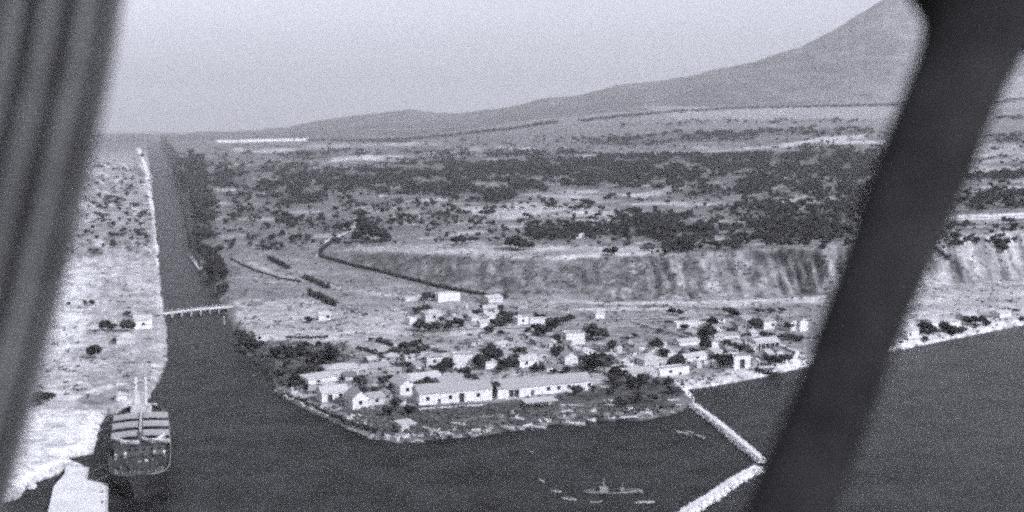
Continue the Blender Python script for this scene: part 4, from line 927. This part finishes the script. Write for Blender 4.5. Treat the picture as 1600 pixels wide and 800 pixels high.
# ------------------------------------------------------------------ breakwaters
def breakwater(pts, w_, h, label):
    wpt = [Vector(P(u, r, h)) for u, r in pts]; o0 = wpt[0].copy(); o0.z = 0; t = thing('breakwater', label, 'breakwater', o0); L = []
    for p, q in zip(wpt[:-1], wpt[1:]):
        n_ = max(2, int((q - p).length / 1.5))
        for i in range(n_): L.append(p.lerp(q, i / n_) - o0)
    L.append(wpt[-1] - o0); vs = []
    for i, p in enumerate(L):
        d = L[min(i + 1, len(L) - 1)] - L[max(i - 1, 0)]; d.z = 0; d.normalize(); s = Vector((-d.y, d.x, 0)); j = random.uniform(-.18, .18); k = w_ * random.uniform(.88, 1.12)
        for o_, z in ((-k / 2 - 1.6, -1.5), (-k / 2, h + j), (k / 2, h - j), (k / 2 + 1.6, -1.5)): v = p + s * o_; vs.append((v.x, v.y, z))
    n_ = len(L); fs = [(i * 4 + k, i * 4 + k + 1, i * 4 + 5 + k, i * 4 + 4 + k) for i in range(n_ - 1) for k in range(3)] + [(3, 2, 1, 0), tuple(n_ * 4 - 4 + k for k in range(4))]
    MB().add(vs, fs).build('causeway', M['concrete'], t)
    rk = MB()
    for i in range(0, n_):
        p = L[i]; d = L[min(i + 1, n_ - 1)] - L[max(i - 1, 0)]; d.z = 0; d.normalize(); s = Vector((-d.y, d.x, 0))
        for _ in range(5):
            o_ = random.choice((-1, 1)) * (w_ / 2 + random.uniform(-.2, 1.4)); v = p + s * o_ + d * random.uniform(-.7, .7); r = random.uniform(.25, .65)
            rk.box((v.x, v.y, max(.1, h - abs(abs(o_) - w_ / 2) * .9)), (r * 1.6, r * 1.3, r), random.uniform(0, 3), .75, (random.uniform(-.4, .4), 'X'))
    tag(rk.build('rocks', M['stone'], t), kind='stuff')
breakwater([(1084, 630), (1120, 657), (1160, 690), (1190, 716)], 1.7, 1.5, 'straight pale breakwater running out from the village shore')
breakwater([(1184, 728), (1150, 746), (1115, 770), (1066, 800), (1010, 832)], 2.4, 1.4, 'rough rubble breakwater running to the bottom edge')
o = MB().tube((0, 0, -.5), (0, 0, 3.2), .5, .35, 10).blob((0, 0, 3.4), .5).build('harbour_light', M['paint'], loc=hit(1083, 636)); tag(o, 'short pale pillar at the root of the straight breakwater', 'pillar')

# ------------------------------------------------------------------ rowing boats and debris along the waterfront
THW = MB().box((0, 0, .55), (1.5, .3, .08)).mesh('thwart'); THW.materials.append(M['wood'])
bx = [(652, 688, 1.2, 'white rowing boat nearest the quay corner'), (690, 684, .1, 'white rowing boat turned end-on by the shore'), (668, 681, .9, 'small pale rowing boat between two larger ones'), (716, 674, 1.4, 'white boat at the left of the moored cluster'), (726, 680, 1.2, 'white boat in the middle of the moored cluster'), (740, 678, 1.7, 'white boat at the right of the moored cluster'),
      (704, 682, .4, 'lone pale boat left of the moored cluster'), (790, 672, 1.2, 'long white boat below the open shed'), (808, 665, 1.4, 'white boat close under the open shed'), (828, 668, .3, 'small white boat at the foot of the gangplank'), (843, 667, 1.5, 'tiny white boat right of the gangplank foot'),
      (1066, 676, .9, 'small pale boat inside the breakwater, left one'), (1078, 676, .2, 'small pale boat inside the breakwater, middle one'), (1094, 682, .5, 'small pale boat inside the breakwater, right one'), (900, 662, 1.5, 'pale flat boat by the harbour yard shore'), (1005, 652, 1.55, 'long pale boat hauled up in the harbour yard')]
for u, r, a_, lab in bx:
    x, y, z = P(u, r + 2, 0); z = max(zat(x, y), 0); t = thing('rowing_boat', lab, 'boat', (x, y, z + (.05 if z > 0 else -.25)), a_, 'small boats along the waterfront')
    k = .85 if u not in (790, 1005, 900) else 1.15; t.scale = (k, k, k); link('hull', BO, parent=t)
    for yy in (-1.4, .2, 1.6): link('thwart', THW, parent=t, loc=(0, yy, 0))
used_r = set(); SHM = [(652, 688, 'quay corner'), (700, 684, 'lone pale boat'), (740, 678, 'moored cluster'), (800, 668, 'open shed waterfront'), (845, 667, 'foot of the gangplank'), (900, 660, 'harbour yard shore'), (960, 658, 'bare yard shore'), (1000, 652, 'long jetty timbers'), (1060, 640, 'breakwater root'), (560, 668, 'west quay'), (500, 640, 'archway house quay'), (460, 622, 'west tip quay')]
SHM = [(u, r, Vector(P(u, r, 0)), n_) for u, r, n_ in SHM]
for i in range(70):
    u = random.uniform(600, 1050) if i % 4 else random.uniform(440, 600); row = float(np.interp(u, [440, 600, 640, 700, 830, 930, 1050], [614, 683, 690, 685, 668, 657, 650])) - random.uniform(-1, 9 if i % 3 else 30)
    p = hit(u, row); pick = random.choice(['crate', 'boat', 'heap', 'heap', 'hut'])
    if pick == 'boat':
        lab = rel(p, 'small grey', 'dinghy beached', SHM, used_r)
        if not lab: continue
        t = thing('dinghy', lab, 'boat', p, random.uniform(0, 3), 'small craft along the waterfront'); t.scale = (.7, .7, .8); link('hull', BO, parent=t); link('thwart', THW, parent=t)
    elif pick == 'crate':
        lab = rel(p, 'pale', 'crate stack', SHM, used_r)
        if not lab: continue
        t = thing('crate_stack', lab, 'crates', p, random.uniform(0, 1.5))
        for a3, b3, c3 in ((0, 0, .5), (1.1, .1, .5), (.4, .1, 1.45)): MB().box((a3, b3, c3), (1, 1, .92), random.uniform(-.2, .2)).build('crate', M[random.choice(['pale', 'grey', 'wood'])], t)
    else:
        lab = rel(p, random.choice(['low', 'rough']), 'rubble heap' if pick == 'heap' else 'pile of planks', SHM, used_r)
        if not lab: continue
        m = MB().blob((0, 0, -.1), 1.3, (1.3, .9, .45))
        for _ in range(9): m.box((random.uniform(-1.3, 1.3), random.uniform(-.7, .7), random.uniform(.1, .8)), (random.uniform(.3, 2.6 if pick == 'hut' else 1), random.uniform(.2, .8), random.uniform(.2, .6)), random.uniform(0, 3), tilt=(random.uniform(-.4, .4), 'X'))
        tag(m.build('rubble_heap' if pick == 'heap' else 'plank_pile', M[random.choice(['pale', 'stone', 'grey', 'grey'])], loc=p), lab, 'rubble' if pick == 'heap' else 'planks')
H(628,673,650,670,8,6,'shed',.6,'.g','pale boat shed standing near the quay corner','boat shed',name='boat_shed',cat='shed',roofm='roofpale',wall='pale')
for u, r, L_, lab in ((890, 634, 9, 'pale stack of timber right of the open shed'), (960, 634, 7, 'pale timber stack in the middle of the yard'), (1052, 626, 5, 'white plank stack by the breakwater root'), (985, 652, 11, 'long pale jetty timbers at the yard shore'), (880, 654, 6, 'grey timber heap at the yard shore'), (945, 606, 5, 'pale timber heap at the warehouse end'), (1058, 634, 3.4, 'small white heap left of the breakwater root'), (762, 652, 7, 'grey timber heap below the left warehouse'), (560, 650, 5, 'pale rubble heap on the west quay')):
    p = hit(u, r); m = MB()
    for i in range(10): m.box((random.uniform(-.1, .1) * L_, random.uniform(-.9, .9), .15 + .12 * (i // 3)), (L_ * random.uniform(.5, .9), random.uniform(.2, .5), .22), random.uniform(-.15, .15))
    tag(m.build('timber_pile', M['pale' if 'grey' not in lab else 'grey'], loc=p, rz=random.uniform(-.2, .3)), lab, 'timber pile')

# ------------------------------------------------------------------ the aeroplane the view is taken from
def near(u, row, d): return Vector(((u - 800) / F * d, d, HC - (row - 200) / F * d))
t = thing('wing_strut', 'broad dark aircraft strut slanting close past the lens', 'aircraft strut', near(1290, 400, .85))
org = t.location.copy()
ED = [(-260, 1330, 1700), (-120, 1350, 1690), (-40, 1385, 1668), (0, 1420, 1650), (30, 1440, 1634), (60, 1440, 1616), (85, 1434, 1602), (140, 1412, 1572), (200, 1388, 1546), (300, 1351, 1507), (400, 1317, 1464), (500, 1281, 1420), (600, 1245, 1380), (700, 1204, 1345), (800, 1163, 1305), (1000, 1080, 1220), (1300, 960, 1095)]
vs = []; NR = 24
for row, l_, r_ in ED:
    m = (l_ + r_) / 2; hw = (r_ - l_) / 2 / F * .85; d0 = .85
    cx = near(m, row, d0)
    for k in range(NR):
        a_ = 2 * math.pi * k / NR; v = cx + Vector((math.cos(a_) * hw, math.sin(a_) * hw * .35, 0)) - org; vs.append(tuple(v))
fs = [(i * NR + k, i * NR + (k + 1) % NR, i * NR + NR + (k + 1) % NR, i * NR + NR + k) for i in range(len(ED) - 1) for k in range(NR)] + [tuple(range(NR)), tuple(len(vs) - NR + k for k in range(NR))[::-1]]
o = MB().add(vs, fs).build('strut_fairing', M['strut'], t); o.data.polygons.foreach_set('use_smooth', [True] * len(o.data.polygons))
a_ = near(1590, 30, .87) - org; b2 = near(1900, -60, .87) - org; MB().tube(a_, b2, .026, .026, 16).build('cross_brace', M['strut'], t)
t = thing('fuselage_panel', 'grey corrugated aircraft skin filling the left edge, out of focus', 'aircraft panel', near(-100, 400, .8)); org = t.location.copy()
rows = [(-300, 215), (-100, 184), (0, 168), (100, 152), (200, 131), (300, 109), (400, 87), (500, 63), (600, 37), (700, 11), (800, -16), (1000, -72), (1200, -130)]
NS = 121; vs = []
for row, e0 in rows:
    for j in range(NS):
        s = j / (NS - 1) * 560; fan = 1 - (row - 100) / 4200.
        ph = (s * fan + 9 * math.sin(s / 41.) + 6 * math.sin(s / 23. + 2)) / 57.0 * 2 * math.pi; dd = .80 + (.0060 + .0035 * math.sin(s / 63. + 1)) * math.sin(ph) * min(1, s / 12.) + .0035 * math.sin(ph * .37 + 1) ; u = e0 - s
        vs.append(tuple(near(u, row, .8) + Vector((0, dd - .8, 0)) - org))
fs = [(i * NS + j, i * NS + j + 1, i * NS + NS + j + 1, i * NS + NS + j) for i in range(len(rows) - 1) for j in range(NS - 1)]
nb = len(vs); vs += [(x, y + .03, z) for x, y, z in vs]; fs += [tuple(nb + k for k in f)[::-1] for f in fs]
fs += [(i * NS, i * NS + NS, nb + i * NS + NS, nb + i * NS) for i in range(len(rows) - 1)]
o = MB().add(vs, fs).build('corrugated_skin', M['skin'], t); o.data.polygons.foreach_set('use_smooth', [True] * len(o.data.polygons))
rv = MB()
for s2 in (24, 86, 143):
    for r2 in range(-40, 820, 34):
        e2 = float(np.interp(r2, [a_[0] for a_ in rows], [a_[1] for a_ in rows])); v = near(e2 - s2, r2, .786) - org; rv.blob(v, .0016, jit=0)
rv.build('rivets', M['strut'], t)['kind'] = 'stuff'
em = MB()
for (r0, e0), (r1, e1) in zip(rows[:-1], rows[1:]): em.tube(near(e0, r0, .812) - org, near(e1, r1, .812) - org, .0035, n=6)
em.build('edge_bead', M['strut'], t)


# ------------------------------------------------------------------ haze
hm = bpy.data.materials.new('haze'); hm.use_nodes = True; n = hm.node_tree
n.nodes.remove(n.nodes['Principled BSDF']); pv = n.nodes.new('ShaderNodeVolumePrincipled')
pv.inputs['Color'].default_value = (.95, .95, .95, 1); pv.inputs['Density'].default_value = 6.2e-5
n.links.new(pv.outputs[0], n.nodes['Material Output'].inputs['Volume'])
hz = MB().box((0, 20000, 735), (90000, 56000, 1480)).build('haze', hm)
tag(hz, 'pale haze in the air over the plain', None, None, 'stuff')
